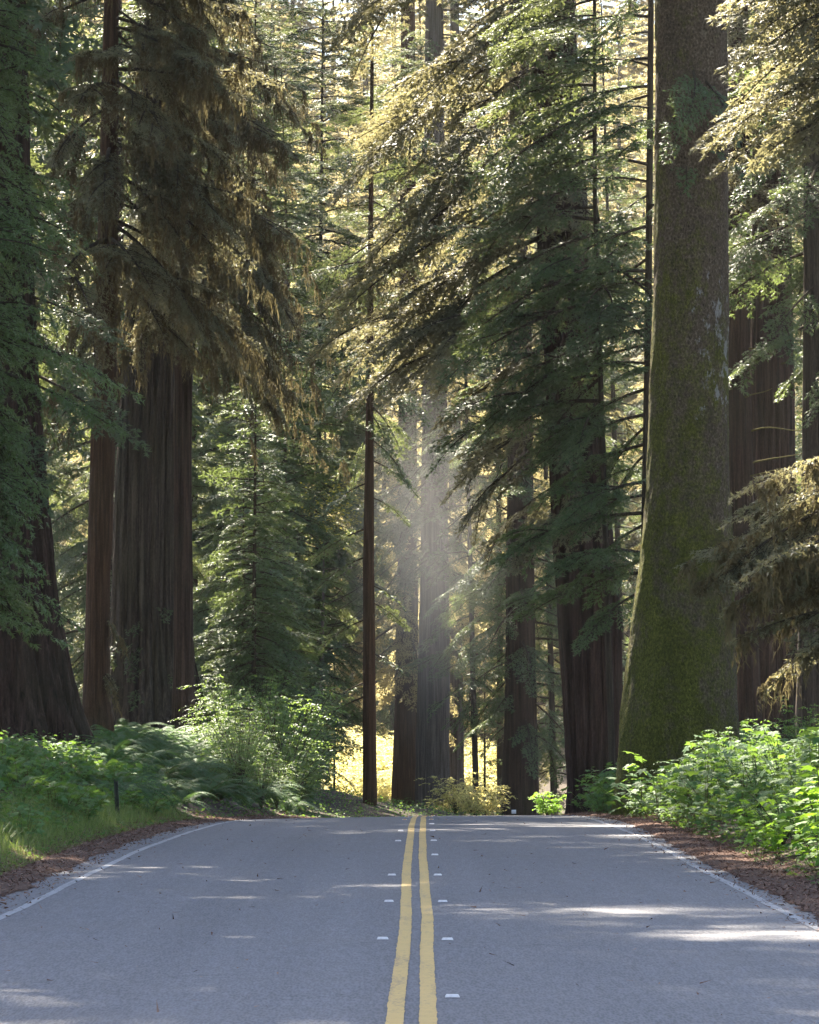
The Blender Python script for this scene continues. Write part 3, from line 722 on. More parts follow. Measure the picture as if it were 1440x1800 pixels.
t.crown(t.zat(1230), 45, 80, 4.0, 'hemlock', zvis=vis(t), low=.25, pitch=(-.5, .3)); t.build('sun_tinted')
t = trunk_tree('redwood_tree', 'pale narrow trunk just right of the broad grey trunk', 802, 214, 118, [(1460, 785, 818), (1100, 788, 812), (0, 792, 808)], 'greybark', 28, [], 'sun_tinted', 44)
t.crown(t.zat(1180), 43, 80, 4.2, 'hemlock', zvis=vis(t), low=.25, pitch=(-.5, .3)); t.build('sun_tinted')
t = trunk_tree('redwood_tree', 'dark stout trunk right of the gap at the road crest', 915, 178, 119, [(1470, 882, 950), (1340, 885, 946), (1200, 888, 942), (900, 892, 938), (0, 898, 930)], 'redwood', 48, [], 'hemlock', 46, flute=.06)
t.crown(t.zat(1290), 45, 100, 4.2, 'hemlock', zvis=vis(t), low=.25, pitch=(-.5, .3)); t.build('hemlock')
t = trunk_tree('hemlock_tree', 'small pale snag trunk at the left of the bright gap', 570, 226, 120, [(1460, 560, 582), (1250, 565, 577), (900, 568, 575)], 'greybark', 20, [], 'sun_tinted', 24)
t.crown(t.zat(1200), 23, 40, 2.6, 'hemlock', zvis=vis(t), low=.25, pitch=(-.4, .3)); t.build('sun_tinted')

# --- green young trees filling mid-left, between the redwood and the gap
for (px, d, sd, H, R, z0, sty, lf, lab) in (
        (445, 146, 130, 15, 2.4, .3, 'hemlock', 'hemlock', 'young hemlock right behind the massive old redwood'),
        (428, 150, 136, 11, 2.6, .2, 'hemlock', 'hemlock', 'low dense young hemlock above the ferns, between the old redwood and the gap'),
        (474, 156, 137, 12, 2.5, .2, 'redwood', 'redneedle', 'low dense young redwood above the yellow-green shrubs'),
        (505, 162, 138, 9, 2.3, .2, 'hemlock', 'hemlock', 'small drooping hemlock at the foot of the left rim of the gap'),
        (440, 166, 131, 19, 3.0, .6, 'redwood', 'redneedle', 'young dark green redwood at the left of the gap, second from the old redwood'),
        (497, 174, 132, 22, 3.0, .6, 'hemlock', 'hemlock', 'bushy young hemlock leaning toward the gap from the left'),
        (540, 196, 133, 36, 3.6, 3., 'redwood', 'hemlock', 'tall hemlock at the left rim of the bright gap'),
        (410, 190, 134, 42, 4.4, 3., 'redwood', 'redneedle', 'tall feathery redwood behind the moss-hung spruces'),
        (555, 208, 135, 46, 5.2, 8., 'hemlock', 'redneedle', 'blue-green hazy hemlock crown at the top left of the gap')):
    t = T_('hemlock_tree' if sty == 'hemlock' else 'redwood_tree', lab, px, d, sd)
    t.trunk([(0, 0, .05+H*.0028), (H*.6, 0, .03+H*.001)], H, 'twig', 14, dzr=.4, lean=(t.r.normal(0, .025), t.r.normal(0, .02)))
    t.crown(z0, H-.5, int(58+H*1.8), R, sty, zvis=vis(t), low=.3, pitch=(-.4, .3), shape=.6, dens=1.7, fork=True)
    t.crown(z0+.5, min(H*.8, vis(t)), 26, R*.75, sty, pitch=(-.4, .0), az=-PI/2, azw=.8, dens=1, fork=True); t.build(lf)

# --- slender saplings standing dark against the lit floor of the gap
for (px, d, sd, H, R, lab) in ((588, 200, 170, 9, 1.5, 'slender sapling at the left of the slim straight trunk, dark against the bright gap'),
                               (548, 192, 171, 7, 1.6, 'short bushy sapling at the very left of the bright gap'),
                               (852, 200, 174, 8, 1.5, 'sapling in the small bright gap left of the dark stout trunk')):
    t = T_('hemlock_tree', lab, px, d, sd)
    t.trunk([(0, 0, .06), (H*.6, 0, .04)], H, 'twig', 10, dzr=.4)
    t.crown(.6, H-.3, 26, R, 'hemlock', pitch=(-.4, .3), dens=1); t.build('hemlock')
# --- trees beyond the bend on the right of the gap
for (px, d, sd, H, R, z0, sty, lf, lab) in (
        (838, 186, 140, 30, 3.4, 4.5, 'hemlock', 'hemlock', 'hemlock with drooping boughs between the broad grey trunk and the dark stout trunk'),
        (975, 190, 141, 36, 3.6, 1., 'redwood', 'dusty', 'dusty green tree behind the dark stout trunk at the crest'),
        (880, 212, 142, 44, 4.2, 8., 'hemlock', 'sun_tinted', 'sunlit tall hemlock above the right of the gap'),
        (770, 228, 143, 48, 4.6, 9., 'redwood', 'sun_tinted', 'sunlit tall redwood crown above the broad grey trunk'),
        (1010, 205, 144, 46, 4.4, .6, 'redwood', 'hemlock', 'dark green tree behind the split-base redwood'),
        (1100, 214, 145, 46, 4.6, .6, 'hemlock', 'hemlock', 'dark hemlock seen between the split-base redwood and the mossy giant'),
        (1330, 160, 146, 40, 4.2, .8, 'hemlock', 'hemlock', 'shaded hemlock behind the redwood trunks at the right edge'),
        (1450, 150, 147, 36, 4.0, .6, 'redwood', 'hemlock', 'shaded low-branched tree behind the trunk at the right edge')):
    t = T_('hemlock_tree' if sty == 'hemlock' else 'redwood_tree', lab, px, d, sd)
    t.trunk([(0, 0, .05+H*.0028), (H*.6, 0, .03+H*.001)], H, 'twig', 14, dzr=.4, lean=(t.r.normal(0, .02), t.r.normal(0, .02)))
    t.crown(z0, H-.5, int(46+H*1.4), R, sty, zvis=vis(t), low=.3, pitch=(-.35, .3), shape=.6, detail=.75, dens=1.0, fork=True); t.build(lf)

# --- tall trees added on the left, largely unseen, so their crowns give shade
for (x, d, sd, H, R, z0, lab) in (
        (-10.5, 90, 150, 52, 6.0, 19., 'dark tall shade tree added behind the near green spruce at the left edge'),
        (-9.0, 52, 151, 42, 5.4, 13., 'tall shade tree added beside the near left verge, mostly outside the picture'),
        (-8.2, 63, 152, 46, 5.4, 15.5, 'tall shade tree added left of the grass verge, its boughs over the top left corner'),
        (-12.5, 70, 153, 46, 5.4, 15.5, 'tall shade tree added behind the near green spruce, outside the left edge'),
        (-7.9, 82, 156, 48, 5.6, 18., 'dim added shade tree whose trunk stands just past the left edge by the near green spruce'),
        (-14.5, 140, 157, 52, 5.6, 3., 'shade tree added behind the leaning redwood base at the left edge'),
        (-11.6, 196, 158, 52, 5.2, 2., 'dark shade tree added behind the massive old redwood, left of it'),
        (-10.0, 208, 159, 54, 5.2, 2., 'dark shade tree added behind the reddish moss-hung stem'),
        (-11.3, 176, 164, 52, 5.2, 2., 'dark added shade tree hidden behind the massive old redwood, nearer than its neighbours'),
        (-16.5, 187, 165, 54, 5.6, 2., 'dark shade tree added far behind the leaning redwood base'),
        (-13.5, 104, 155, 52, 6.0, 13., 'tall shade tree added left of the leaning redwood base, outside the left edge'),
        (-12.6, 132, 154, 50, 4.8, 16., 'dim tall shade tree added behind the leaning redwood base at the left edge')):
    t = T_('redwood_tree', lab, 0, d, sd, x=x)
    t.trunk([(0, 0, .5), (20, 0, .35)], H, 'redwood', 30, flute=.05, dzr=.4)
    t.crown(z0, H-.5, 130, R, 'redwood', zvis=min(vis(t), 14), low=.25, pitch=(-.35, .3), shape=.4); t.build('redneedle')

# --- the sunlit wall of forest behind: a few crowns built once and copied
protos = []
for k, (H, R, sty, lf) in enumerate(((46, 4.6, 'redwood', 'sun_tinted'), (42, 4.2, 'hemlock', 'sun_tinted'), (50, 5.0, 'redwood', 'redneedle'))):
    t = Tree('forest_tree', 'tall sunlit conifer in the wall of forest beyond the gap', 0, 250, 160+k, 'sunlit conifers beyond the gap', x=0)
    t.trunk([(0, 0, .34), (25, 0, .16)], H, 'greybark', 20, dzr=.5)
    t.crown(.8, H-.5, 190, R, sty, zvis=99, pitch=(-.35, .3), shape=.5, detail=.7, tintc=.55, dens=1)
    protos.append(t.build(lf))
spots = []
for row, (dd, sp_) in enumerate(((298, 4.0), (322, 4.6))):
    for q in range(17):
        spots.append(((q-8-.5*(row % 2))*sp_ + RNG.normal(0, .7), dd + RNG.normal(0, 4)))
used = [False]*3
for k, (x, d) in enumerate(spots):
    p = protos[k % 3]; rz = RNG.uniform(0, 6.28); s_ = RNG.uniform(.85, 1.12)
    o = p if not used[k % 3] else copy_tree(p, (0, 0, 0))
    used[k % 3] = True
    o.location = (x, d, g1(x, d)); o.rotation_euler = (0, 0, rz); o.scale = (s_, s_, s_)
# distant wood closing the view
r = np.random.default_rng(77); LT, LTI, WD = [], [], []
for k in range(190):
    x = -72 + 144*((k*0.618034) % 1.0) + r.normal(0, 2); d = r.uniform(352, 428); z = g1(x, d); H = r.uniform(26, 38)
    WD.append(tube(np.array([[x, d, z-.5], [x, d, z+H*.5], [x, d, z+H]]), [.5, .35, .05], 8))
    for b in range(130):
        f = (b+r.random())/130; c, _w = lib('redwood', 5.5, .12, int(r.integers(0, 4)))
        s_ = (1.0*(1-f)**.6+.15)*r.uniform(.7, 1.1)
        LT.append(xf(c.reshape(-1, 3), b*2.4+r.normal(0, .3), -.35+.6*f, 0, s_, (x, d, z+2+f*(H-2))).reshape(-1, 3, 3)); LTI.append(np.clip(r.normal(.5, .25, len(c)), 0, 1))
fw = link('far_forest', tri_mesh('far_forest', np.concatenate(LT), M['sun_tinted'], np.concatenate(LTI)))
finish(fw, 'distant sunlit wood closing the view behind all other trees', 'forest', kind='stuff')
V, F = join(WD); link('far_trunks', poly_mesh('far_trunks', V, F, M['greybark'], smooth=True), fw)
# ------------------------------------------------------------------ undergrowth
def leaf_palmate(r, n):
    """n palmate leaves (5 lobes) of unit size around origin, pointing +X: (n, 10, 3, 3)"""
    ang = np.radians([-155, -112, -88, -58, -30, 0, 30, 58, 88, 112, 155]); rad = np.array([.42, .62, .42, .86, .50, 1.0, .50, .86, .42, .62, .42])
    P = np.stack([np.cos(ang)*rad+.12, np.sin(ang)*rad, -.16*rad**2], -1)
    tri = np.stack([np.zeros((10, 3)), P[:-1], P[1:]], 1)
    return np.repeat(tri[None], n, 0)
def place_leaves(r, base, pos, az, tilt, roll, size):
    """orient leaf templates (m,k,3,3) at pos"""
    ca, sa, ct, st, cr, sr = np.cos(az), np.sin(az), np.cos(tilt), np.sin(tilt), np.cos(roll), np.sin(roll)
    B = base*size[:, None, None, None]
    x, y, z = B[..., 0], B[..., 1], B[..., 2]
    e = lambda v: v[:, None, None]
    y2, z2 = y*e(cr)-z*e(sr), y*e(sr)+z*e(cr)
    x3, z3 = x*e(ct)-z2*e(st), x*e(st)+z2*e(ct)
    X, Yq = x3*e(ca)-y2*e(sa), x3*e(sa)+y2*e(ca)
    return np.stack([X, Yq, z3], -1) + pos[:, None, None, :]
def thimble_plant(seed, h, R, nst, lsz, mat, name, label, group):
    r = np.random.default_rng(seed); st, P, AZ, SZ = [], [], [], []
    for k in range(nst):
        a = r.uniform(0, 6.28); rr = R*math.sqrt(r.random()); hh = h*r.uniform(.45, 1.0)*(1-.35*rr/R)
        tip = np.array([math.cos(a)*rr, math.sin(a)*rr, hh]); b0 = tip*np.array([.25, .25, 0])
        pts = np.array([b0+[0, 0, -.08], b0*.5+tip*.5+[0, 0, .05], tip])
        st.append(tube(pts, [.006, .005, .003], 4))
        m = r.integers(6, 11)
        for q in range(m):
            f = 1-.8*(q/m)**1.1; c = b0*(1-f)+tip*f; aa = r.uniform(0, 6.28); pl = r.uniform(.04, .15)
            P.append(c + np.array([math.cos(aa)*pl, math.sin(aa)*pl, r.uniform(.0, .05)])); AZ.append(aa); SZ.append(lsz*r.uniform(.5, 1.15))
    P, AZ, SZ = np.array(P), np.array(AZ), np.array(SZ); n = len(P)
    T = place_leaves(r, leaf_palmate(r, n), P, AZ, r.normal(-.18, .28, n), r.normal(0, .25, n), SZ)
    ti = np.repeat(np.clip(r.normal(.45, .24, n), 0, 1), 10)
    e = empty(name, (0, 0, 0)); finish(e, label, 'plant', group)
    link('leaves', tri_mesh('leaves', T.reshape(-1, 3, 3), M[mat], ti), e)
    V, F = join(st); link('stem', poly_mesh('stem', V, F, M['mossytwig'], smooth=True), e)
    return e
def fern_plant(seed, Lf, nf, label, group):
    r = np.random.default_rng(seed); T, TI = [], []
    st = []
    for k in range(nf):
        a = k*2.39996 + r.normal(0, .3); l = Lf*r.uniform(.65, 1.1); lift = r.uniform(.75, 1.25); droop = r.uniform(.75, 1.15)
        t = np.linspace(.10, 1, 34); x = l*t*.95; z = l*(lift*t-droop*t*t)*.95
        dx = .95*np.ones_like(t); dz = .95*(lift-2*droop*t); nn = np.sqrt(dx*dx+dz*dz); dx, dz = dx/nn, dz/nn
        pl = .15*l*np.minimum(1, (t)/.22)*(1-t)**.75*1.35 + .012
        for sg in (-1, 1):
            c = np.stack([x, 0*x, z], -1); tip = c + np.stack([dx*pl*.30, sg*pl, dz*pl*.30 - pl*.22], -1) + r.normal(0, .006, (len(t), 3))
            wv = np.stack([dx, 0*x, dz], -1)*(l*.0125)
            T.append((np.stack([c-wv, c+wv, tip], 1), a)); TI.append(np.clip(r.normal(.5, .12)+r.normal(0, .12, len(t)), 0, 1))
        pts = np.stack([l*.95*np.linspace(0, 1, 8), 0*np.linspace(0, 1, 8), l*.95*(lift*np.linspace(0, 1, 8)-droop*np.linspace(0, 1, 8)**2)], -1)
        V, F = tube(pts, np.linspace(.006, .002, 8), 3); ca, sa = math.cos(a), math.sin(a); Rz = np.array([[ca, -sa, 0], [sa, ca, 0], [0, 0, 1]])
        st.append((V @ Rz.T, F))
    out = []
    for tri, a in T:
        ca, sa = math.cos(a), math.sin(a); Rz = np.array([[ca, -sa, 0], [sa, ca, 0], [0, 0, 1]]); out.append(tri @ Rz.T)
    e = empty('sword_fern', (0, 0, 0)); finish(e, label, 'fern', group)
    link('fronds', tri_mesh('fronds', np.concatenate(out), M['fern'], np.concatenate(TI)), e)
    V, F = join(st); link('stem', poly_mesh('stem', V, F, M['mossytwig'], smooth=True), e)
    return e
def leafy_shrub(seed, h, R, nb, lsz, mat, name, label, group):
    """many arching twigs with small oval leaves"""
    r = np.random.default_rng(seed); st, P, AZ, TL = [], [], [], []
    for k in range(nb):
        a = r.uniform(0, 6.28); rr = R*r.uniform(.3, 1); hh = h*r.uniform(.4, 1)
        t = np.linspace(0, 1, 7); pts = np.stack([math.cos(a)*rr*t**1.4, math.sin(a)*rr*t**1.4, hh*(1.25*t-.25*t*t)-.05], -1)
        st.append(tube(pts, np.linspace(.010, .003, 7), 4))
        for b in range(9):
            f = r.uniform(.3, 1); c = np.array([np.interp(f, t, pts[:, q]) for q in range(3)]); aa = a+r.normal(0, 1.1); ln = r.uniform(.12, .34)*h**.5
            s = np.linspace(.1, 1, 11); q = c[None] + np.stack([np.cos(aa)*ln*s, np.sin(aa)*ln*s, .06*s-.16*ln*s*s*2], -1)
            P.append(q); AZ.append(aa + np.where(np.arange(11) % 2 == 0, .9, -.9) + r.normal(0, .3, 11))
    P = np.concatenate(P); AZ = np.concatenate(AZ); n = len(P)
    leaf = np.array([[[0, 0, 0], [.5, -.28, .03], [1, 0, -.08]], [[0, 0, 0], [1, 0, -.08], [.5, .28, .03]]])
    T = place_leaves(r, np.repeat(leaf[None], n, 0), P, AZ, r.normal(-.1, .35, n), r.normal(0, .4, n), lsz*r.uniform(.6, 1.3, n))
    e = empty(name, (0, 0, 0)); finish(e, label, 'shrub', group)
    link('leaves', tri_mesh('leaves', T.reshape(-1, 3, 3), M[mat], np.repeat(np.clip(r.normal(.5, .22, n), 0, 1), 2)), e)
    V, F = join(st); link('stem', poly_mesh('stem', V, F, M['twig'], smooth=True), e)
    return e
class Scatter:
    def __init__(s, protos): s.p = protos; s.used = [False]*len(protos); s.k = 0
    def put(s, x, d, sc_=1.0, dz=0.0, label=None):
        if d < 79.5 and abs(x/d*FPX + 720 - 208) < 46: return
        i = s.k % len(s.p); s.k += 1
        rz = RNG.uniform(0, 6.28); loc = (x, d, g1(x, d)+dz)
        if s.used[i]: o = copy_tree(s.p[i], loc, rz, sc_)
        else: o = s.p[i]; o.location = loc; o.rotation_euler = (0, 0, rz); o.scale = (sc_,)*3; s.used[i] = True
        if label: o['label'] = label
        return o
r = np.random.default_rng(21)
# ferns on the left bank
lab = 'dark sword fern with arching fronds on the left bank below the redwoods'
fs = Scatter([fern_plant(200+k, .95, 20, lab, 'sword ferns on the left bank') for k in range(4)])
for k in range(170):
    px = r.uniform(190, 520); d = r.uniform(84, 142)
    x = px2x(px, d)
    if x > xl(d) - 1.1: continue
    fs.put(x, d, r.uniform(.8, 1.6))
lab = 'low fern among the leafy plants at the left roadside'
fs2 = Scatter([fern_plant(210+k, .7, 14, lab, 'low ferns at the left roadside') for k in range(2)])
for k in range(16):
    px = r.uniform(-20, 300); d = r.uniform(72, 100); x = px2x(px, d)
    if x < xl(d) - 1.9: fs2.put(x, d, r.uniform(.8, 1.4))
# broad-leaved plants, both sides
lab = 'shaded green broad-leaved plant in the thicket below the mossy giant'
ts = Scatter([thimble_plant(220+k, 1.15, .65, 11, .135, 'thimble', 'thimbleberry_plant', lab, 'broad-leaved plants in the right thicket') for k in range(5)])
for k in range(150):
    d = r.uniform(54, 104); u0 = float(np.interp(d, [58, 66, 80, 100], [.62, .52, .30, .25])); x = xr(d) + u0 + 3.9*r.random()**1.25
    if 90.2 < d < 94 and 4.0 < x < 6.8: continue
    near = (x - xr(d) - u0)/3.6
    ts.put(x, d, (.50+.55*min(1, near*2.5))*r.uniform(.7, 1.2))
for k in range(60):
    d = r.uniform(74, 106); x = xr(d) + .30 + 2.4*r.random()
    if 90.2 < d < 94 and 4.0 < x < 6.8: continue
    if 108 < d and x > 3.9: continue
    ts.put(x, d, r.uniform(.85, 1.3))
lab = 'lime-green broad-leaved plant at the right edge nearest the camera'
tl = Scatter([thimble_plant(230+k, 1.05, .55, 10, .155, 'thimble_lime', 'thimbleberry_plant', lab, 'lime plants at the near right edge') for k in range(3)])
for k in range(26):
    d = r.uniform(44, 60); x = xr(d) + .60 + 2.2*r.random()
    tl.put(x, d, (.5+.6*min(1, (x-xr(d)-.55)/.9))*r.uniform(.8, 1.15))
lab = 'broad-leaved plant on the left roadside before the ferns'
tl2 = Scatter([thimble_plant(240+k, .8, .6, 11, .125, 'thimble', 'thimbleberry_plant', lab, 'broad-leaved plants on the left roadside') for k in range(3)])
for k in range(100):
    d = r.uniform(58, 98); x = xl(d) - .85 - 3.0*r.random()
    tl2.put(x, d, r.uniform(.55, 1.1)*(.6+.4*min(1, (xl(d)-x-.7))))
# shrubs
lab = 'yellow-green huckleberry shrub above the ferns left of the gap'
hs = Scatter([leafy_shrub(250+k, 1.9, 1.0, 26, .055, 'shrub', 'huckleberry_shrub', lab, 'huckleberry shrubs left of the gap') for k in range(3)])
for px, d in ((405, 150), (440, 148), (470, 146), (500, 144), (425, 143), (455, 140), (520, 150), (490, 152), (390, 146), (450, 133), (480, 130), (505, 128), (420, 136), (515, 138), (385, 134), (400, 130), (440, 129), (462, 133), (492, 134), (430, 140), (410, 141)):
    hs.put(px2x(px, d), d, r.uniform(1.2, 1.9))
lab = 'dark leafy shrub low on the left bank beside the crest'
hs2 = Scatter([leafy_shrub(260+k, 1.7, .9, 26, .05, 'shrub', 'leafy_shrub', lab, 'dark shrubs beside the crest') for k in range(2)])
for k in range(40):
    d = r.uniform(108, 160); px = r.uniform(420, 538); x = px2x(px, d)
    if x < xl(d) - .9: hs2.put(x, d, r.uniform(.7, 1.2))
gl = Scatter([leafy_shrub(270+k, 1.3, .9, 24, .075, 'sun_tinted_bush', 'leafy_shrub', 'bright shrub at the foot of the trunks in the gap', 'bright shrubs in the gap') for k in range(2)])
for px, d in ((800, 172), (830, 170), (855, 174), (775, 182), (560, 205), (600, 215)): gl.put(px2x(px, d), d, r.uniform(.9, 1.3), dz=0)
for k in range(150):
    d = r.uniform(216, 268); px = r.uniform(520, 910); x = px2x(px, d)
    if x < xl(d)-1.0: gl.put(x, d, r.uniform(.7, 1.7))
o = leafy_shrub(280, .75, .5, 16, .075, 'thimble_lime', 'leafy_shrub', 'small lime shrub at the foot of the split-base redwood by the crest', None); x = px2x(962, 112)
for sh, (px, d, s_) in ((o, (962, 122, 1.0)),): sh.location = (px2x(px, d), d, zroad(px2x(px, d), d)); sh.scale = (s_,)*3
for px, d, sd, lab in ((1380, 74, 281, 'tall shrub with blue-green leaves behind the right thicket'), (1290, 84, 282, 'leafy shrub at the right foot of the mossy giant'), (1420, 92, 283, 'dim shrub under the moss-hung boughs at the right edge')):
    o = leafy_shrub(sd, 1.5, .9, 26, .06, 'thimble', 'leafy_shrub', lab, None); x = px2x(px, d); o.location = (x, d, g1(x, d))
# a few shaded shrubs and brown fronds break up both thickets
ds = Scatter([leafy_shrub(285+k, 1.0, .7, 18, .045, 'fern', 'leafy_shrub', 'small dark shrub among the broad leaves of the right thicket', 'small dark shrubs in the right thicket') for k in range(2)])
for k in range(22):
    d = r.uniform(56, 98); x = xr(d) + .9 + 3.2*r.random()
    if 90 < d < 94.5 and 4.0 < x < 6.9: continue
    ds.put(x, d, r.uniform(.7, 1.25))
fr = Scatter([fern_plant(288, .8, 13, 'green fern among the broad leaves of the right thicket', 'ferns in the right thicket')])
for k in range(14):
    d = r.uniform(60, 100); x = xr(d) + .6 + 2.5*r.random()
    if 90 < d < 94.5 and 4.0 < x < 6.9: continue
    fr.put(x, d, r.uniform(.8, 1.3))
# vine maple with sunlit yellow leaves left of the slim trunk
t = Tree('vine_maple', 'vine maple with sunlit yellow leaves left of the slim straight trunk', 560, 178, 290)
t.trunk([(0, 0, .09), (9, .2, .05)], 11, 'greybark', 12, dzr=.4)
for k in range(26):
    t.bare(t.r.uniform(6, 10.6), t.r.normal(0, 1.4), t.r.uniform(1.0, 2.4), t.r.uniform(-.1, .4))
t.build('maple'); e = t.root
rr = np.random.default_rng(291); n = 900
P = np.stack([rr.normal(.9, .75, n), rr.normal(0, .8, n), t.zat(890)+rr.normal(0, .55, n)+.3*np.round(rr.normal(0, 1.4, n))], -1)
Tq = place_leaves(rr, leaf_palmate(rr, n), P, rr.uniform(0, 6.28, n), rr.normal(-.15, .3, n), rr.normal(0, .3, n), rr.uniform(.05, .10, n))
link('crown', tri_mesh('crown', Tq.reshape(-1, 3, 3), M['maple'], np.repeat(np.clip(rr.normal(.5, .25, n), 0, 1), 10)), e)
# grass on the near left verge, ground cover on both banks
n = 24000; d = r.uniform(42, 92, n); x = xl(d) - .45 - 1.5*r.random(n)**1.7
ok = vnoise(x, d, 1.6, 9) > -.55; x, d = x[ok], d[ok]; n = len(x); z = ground(x, d)
a = r.uniform(0, 6.28, n); h = r.uniform(.10, .36, n)*np.clip((xl(d)-x-.35)*1.6, .3, 1); w = r.uniform(.003, .006, n); bn = r.uniform(.2, .9, n)
C = np.stack([x, d, z-.02], -1); D = np.stack([np.cos(a)*h*bn*.4, np.sin(a)*h*bn*.4, h*.6], -1); D2 = np.stack([np.cos(a)*h*bn, np.sin(a)*h*bn, h*.92], -1)
W = np.stack([-np.sin(a)*w, np.cos(a)*w, 0*w], -1)
T = np.concatenate([np.stack([C-W, C+W, C+D+W*.7], 1), np.stack([C-W, C+D+W*.7, C+D-W*.7], 1), np.stack([C+D-W*.7, C+D+W*.7, C+D2], 1)])
ti = np.tile(np.clip(r.normal(.5, .25, n), 0, 1), 3)
finish(link('grass', tri_mesh('grass', T, M['grass'], ti)), 'thin green grass along the left verge in front of the plants', 'grass', kind='stuff')
n = 90000; sg = np.where(r.random(n) < .5, -1, 1); d = r.uniform(40, 235, n); e = np.where(sg < 0, xl(d), xr(d)); u = np.interp(d, [60, 80], [.55, .4]) + 18*r.random(n)**1.4; x = e + sg*u
z = ground(x, d) + r.random(n)**2*.30*np.clip((u-.7)*1.5, .2, 1)
Tq = place_leaves(r, np.repeat(np.array([[[0, 0, 0], [.5, -.42, .05], [1, 0, -.1]], [[0, 0, 0], [1, 0, -.1], [.5, .42, .05]]])[None], n, 0), np.stack([x, d, z], -1), r.uniform(0, 6.28, n), r.normal(-.1, .4, n), r.normal(0, .4, n), r.uniform(.04, .11, n))
finish(link('ground_cover', tri_mesh('ground_cover', Tq.reshape(-1, 3, 3), M['thimble'], np.repeat(np.clip(r.normal(.35, .25, n), 0, 1), 2))), 'low leafy ground cover under the ferns and plants on both banks', 'ground cover', kind='stuff')

# ------------------------------------------------------------------ small things on the road
def marker_mesh():
    import bmesh
    bm = bmesh.new()
    bot = [(-.045, -.05), (.045, -.05), (.045, .05), (-.045, .05)]; top = [(-.037, -.022), (.037, -.022), (.037, .022), (-.037, .022)]
    vb = [bm.verts.new((x, y, 0)) for x, y in bot]; vt = [bm.verts.new((x, y, .017)) for x, y in top]
    bm.faces.new(vt)
    for k in range(4): bm.faces.new((vb[k], vb[(k+1) % 4], vt[(k+1) % 4], vt[k]))
    bmesh.ops.bevel(bm, geom=[e for e in bm.edges], offset=.003, segments=1, affect='EDGES')
    me = bpy.data.meshes.new('road_marker'); bm.to_mesh(me); bm.free(); me.materials.append(M['marker']); return me
def lens_mesh():
    v = np.array([(-.032, -.0475, .0062), (.032, -.0475, .0062), (.032, -.0275, .0166), (-.032, -.0275, .0166)])
    v2 = v + np.array([0, .004, -.004]); V = np.concatenate([v, v2])
    F = np.array([[0, 1, 2, 3], [7, 6, 5, 4], [0, 4, 5, 1], [1, 5, 6, 2], [2, 6, 7, 3], [3, 7, 4, 0]])
    return poly_mesh('lens', V, F, M['reflector'])
mm, lm = marker_mesh(), lens_mesh()
ordn = ['nearest', 'second', 'third', 'fourth', 'fifth', 'sixth', 'seventh', 'eighth', 'ninth', 'tenth', 'eleventh']
DR = [28.28, 35.58, 42.96, 50.25, 57.7, 65.0, 72.3, 79.6, 87.0, 94.5, 102.0]
def put_marker(x, d, label, amber):
    o = link('road_marker', mm, None, (x, d, float(zroad(np.array(x), np.array(d)))+.004))
    o.rotation_euler = (math.atan((zc(d+.5)-zc(d-.5))), 0, 0)
    finish(o, label, 'road marker', 'raised markers beside the yellow lines')
    if amber: link('lens', lm, o)
for k, d in enumerate(DR):
    put_marker(float(cx(d))+.245, d, f"{ordn[k]} raised white marker right of the yellow lines, counted from the camera" if k else "raised white marker right of the yellow lines, nearest the camera", k >= 8)
DL = [35.7, 43.0, 50.25, 64.8, 72.2, 87.0, 94.5, 102.0]
for k, d in enumerate(DL):
    put_marker(float(cx(d))-.255, d, f"{ordn[k]} raised white marker left of the yellow lines, counted from the camera" if k else "raised white marker left of the yellow lines, nearest the camera", k >= 5)
# thin channel post in the ferns on the left
d = 78.0; x = px2x(208, d); z0 = g1(x, d); zt = pz(1370, d)
e = empty('marker_post', (x, d, z0)); finish(e, 'thin dark metal post standing among plants on the left bank', 'post')
def box(x0, x1, y0, y1, z0, z1):
    V = np.array([(a, b, c) for c in (z0, z1) for b in (y0, y1) for a in (x0, x1)], float)
    return V, np.array([[0, 2, 3, 1], [4, 5, 7, 6], [0, 1, 5, 4], [1, 3, 7, 5], [3, 2, 6, 7], [2, 0, 4, 6]])
hgt = zt - z0
V, F = join([box(-.035, -.012, -.02, .02, -.3, hgt), box(.016, .036, -.02, .02, -.3, hgt-.02), box(-.012, .016, .006, .016, -.3, hgt-.03)])
V[:, 0] += -.05*V[:, 2]
link('channel', poly_mesh('channel', V, F, M['postwood']), e)
V, F = tube(np.array([[0, -.030, 0], [0, -.012, 0]]), [.011, .011], 8); V[:, 2] += hgt-.12; V[:, 0] += -.05*(hgt-.12); link('bolt', poly_mesh('bolt', V, F, M['greybark']), e)
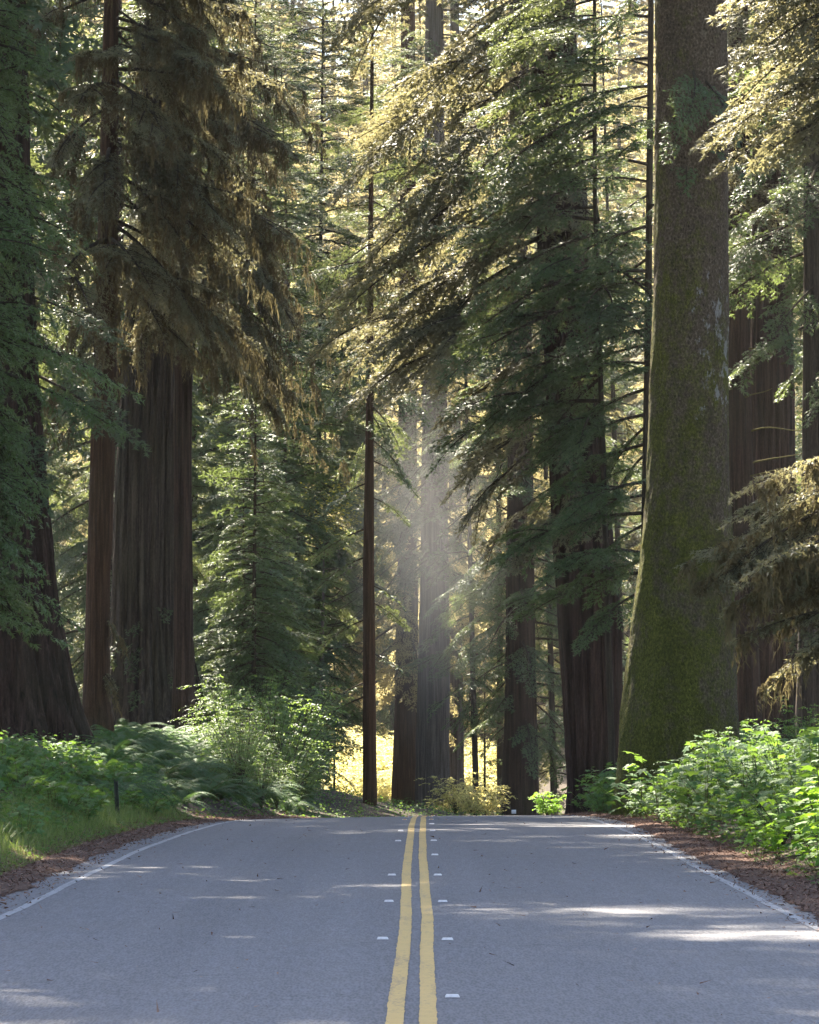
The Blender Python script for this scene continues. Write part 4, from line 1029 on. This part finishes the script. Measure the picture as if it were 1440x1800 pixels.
# small white plate on a stub post past the crest on the right
d = 118.0; x = px2x(903, d); z0 = float(zroad(np.array(x), np.array(d)))
zt = pz(1423, d)
e = empty('delineator_post', (x, d, z0)); finish(e, 'tiny white marker plate at the crest before the dark stout trunk', 'post')
V, F = box(-.02, .02, -.01, .01, -.2, zt-z0-.005); link('stub', poly_mesh('stub', V, F, M['postwood']), e)
V, F = box(-.058, .058, -.016, -.0115, zt-z0-.10, zt-z0); link('plate', poly_mesh('plate', V, F, M['plate']), e)
# ------------------------------------------------------------------ the hazy air of the grove
def haze():
    m, nt, out = new_mat('hazy_air')
    p = nt.nodes.new("ShaderNodeVolumePrincipled")
    p.inputs['Color'].default_value = (.97, .94, .90, 1); p.inputs['Density'].default_value = HAZE_D; p.inputs['Anisotropy'].default_value = 0.7
    L(nt, p.outputs[0], out.inputs['Volume'])
    V, F = box(-264, 264, -64, 704, -8, 120)
    finish(link('haze', poly_mesh('haze', V, F, m)), 'thin sunlit haze hanging in the air of the whole grove', 'haze', kind='stuff')
HAZE_D = 0.00007
haze()
def mist():  # denser local haze, added so the sun shaft becomes visible
    m, nt, out = new_mat('shaft_mist')
    p = nt.nodes.new("ShaderNodeVolumePrincipled"); p.inputs['Color'].default_value = (.97, .95, .92, 1); p.inputs['Anisotropy'].default_value = 0.6
    tc = nt.nodes.new("ShaderNodeTexCoord"); vl = nt.nodes.new("ShaderNodeVectorMath"); vl.operation = 'LENGTH'
    L(nt, tc.outputs['Object'], vl.inputs[0])
    mr = N(nt, "ShaderNodeMapRange", interpolation_type='SMOOTHSTEP'); L(nt, vl.outputs['Value'], mr.inputs[0])
    for i, v in ((1, .05), (2, 1.0), (3, MIST_D), (4, 0.0)): mr.inputs[i].default_value = v
    L(nt, mr.outputs[0], p.inputs['Density']); L(nt, p.outputs[0], out.inputs['Volume'])
    import bmesh
    bm = bmesh.new(); bmesh.ops.create_icosphere(bm, subdivisions=4, radius=1.0)
    me = bpy.data.meshes.new('haze'); bm.to_mesh(me); bm.free(); me.materials.append(m)
    d = 168.0
    o = finish(link('haze', me, None, (px2x(735, d), d, pz(1000, d))), 'pale mist added to show the light shaft before the broad grey trunk in the gap', 'haze', kind='stuff')
    o.scale = (3.6, 13.0, 8.0)
MIST_D = 0.016
mist()
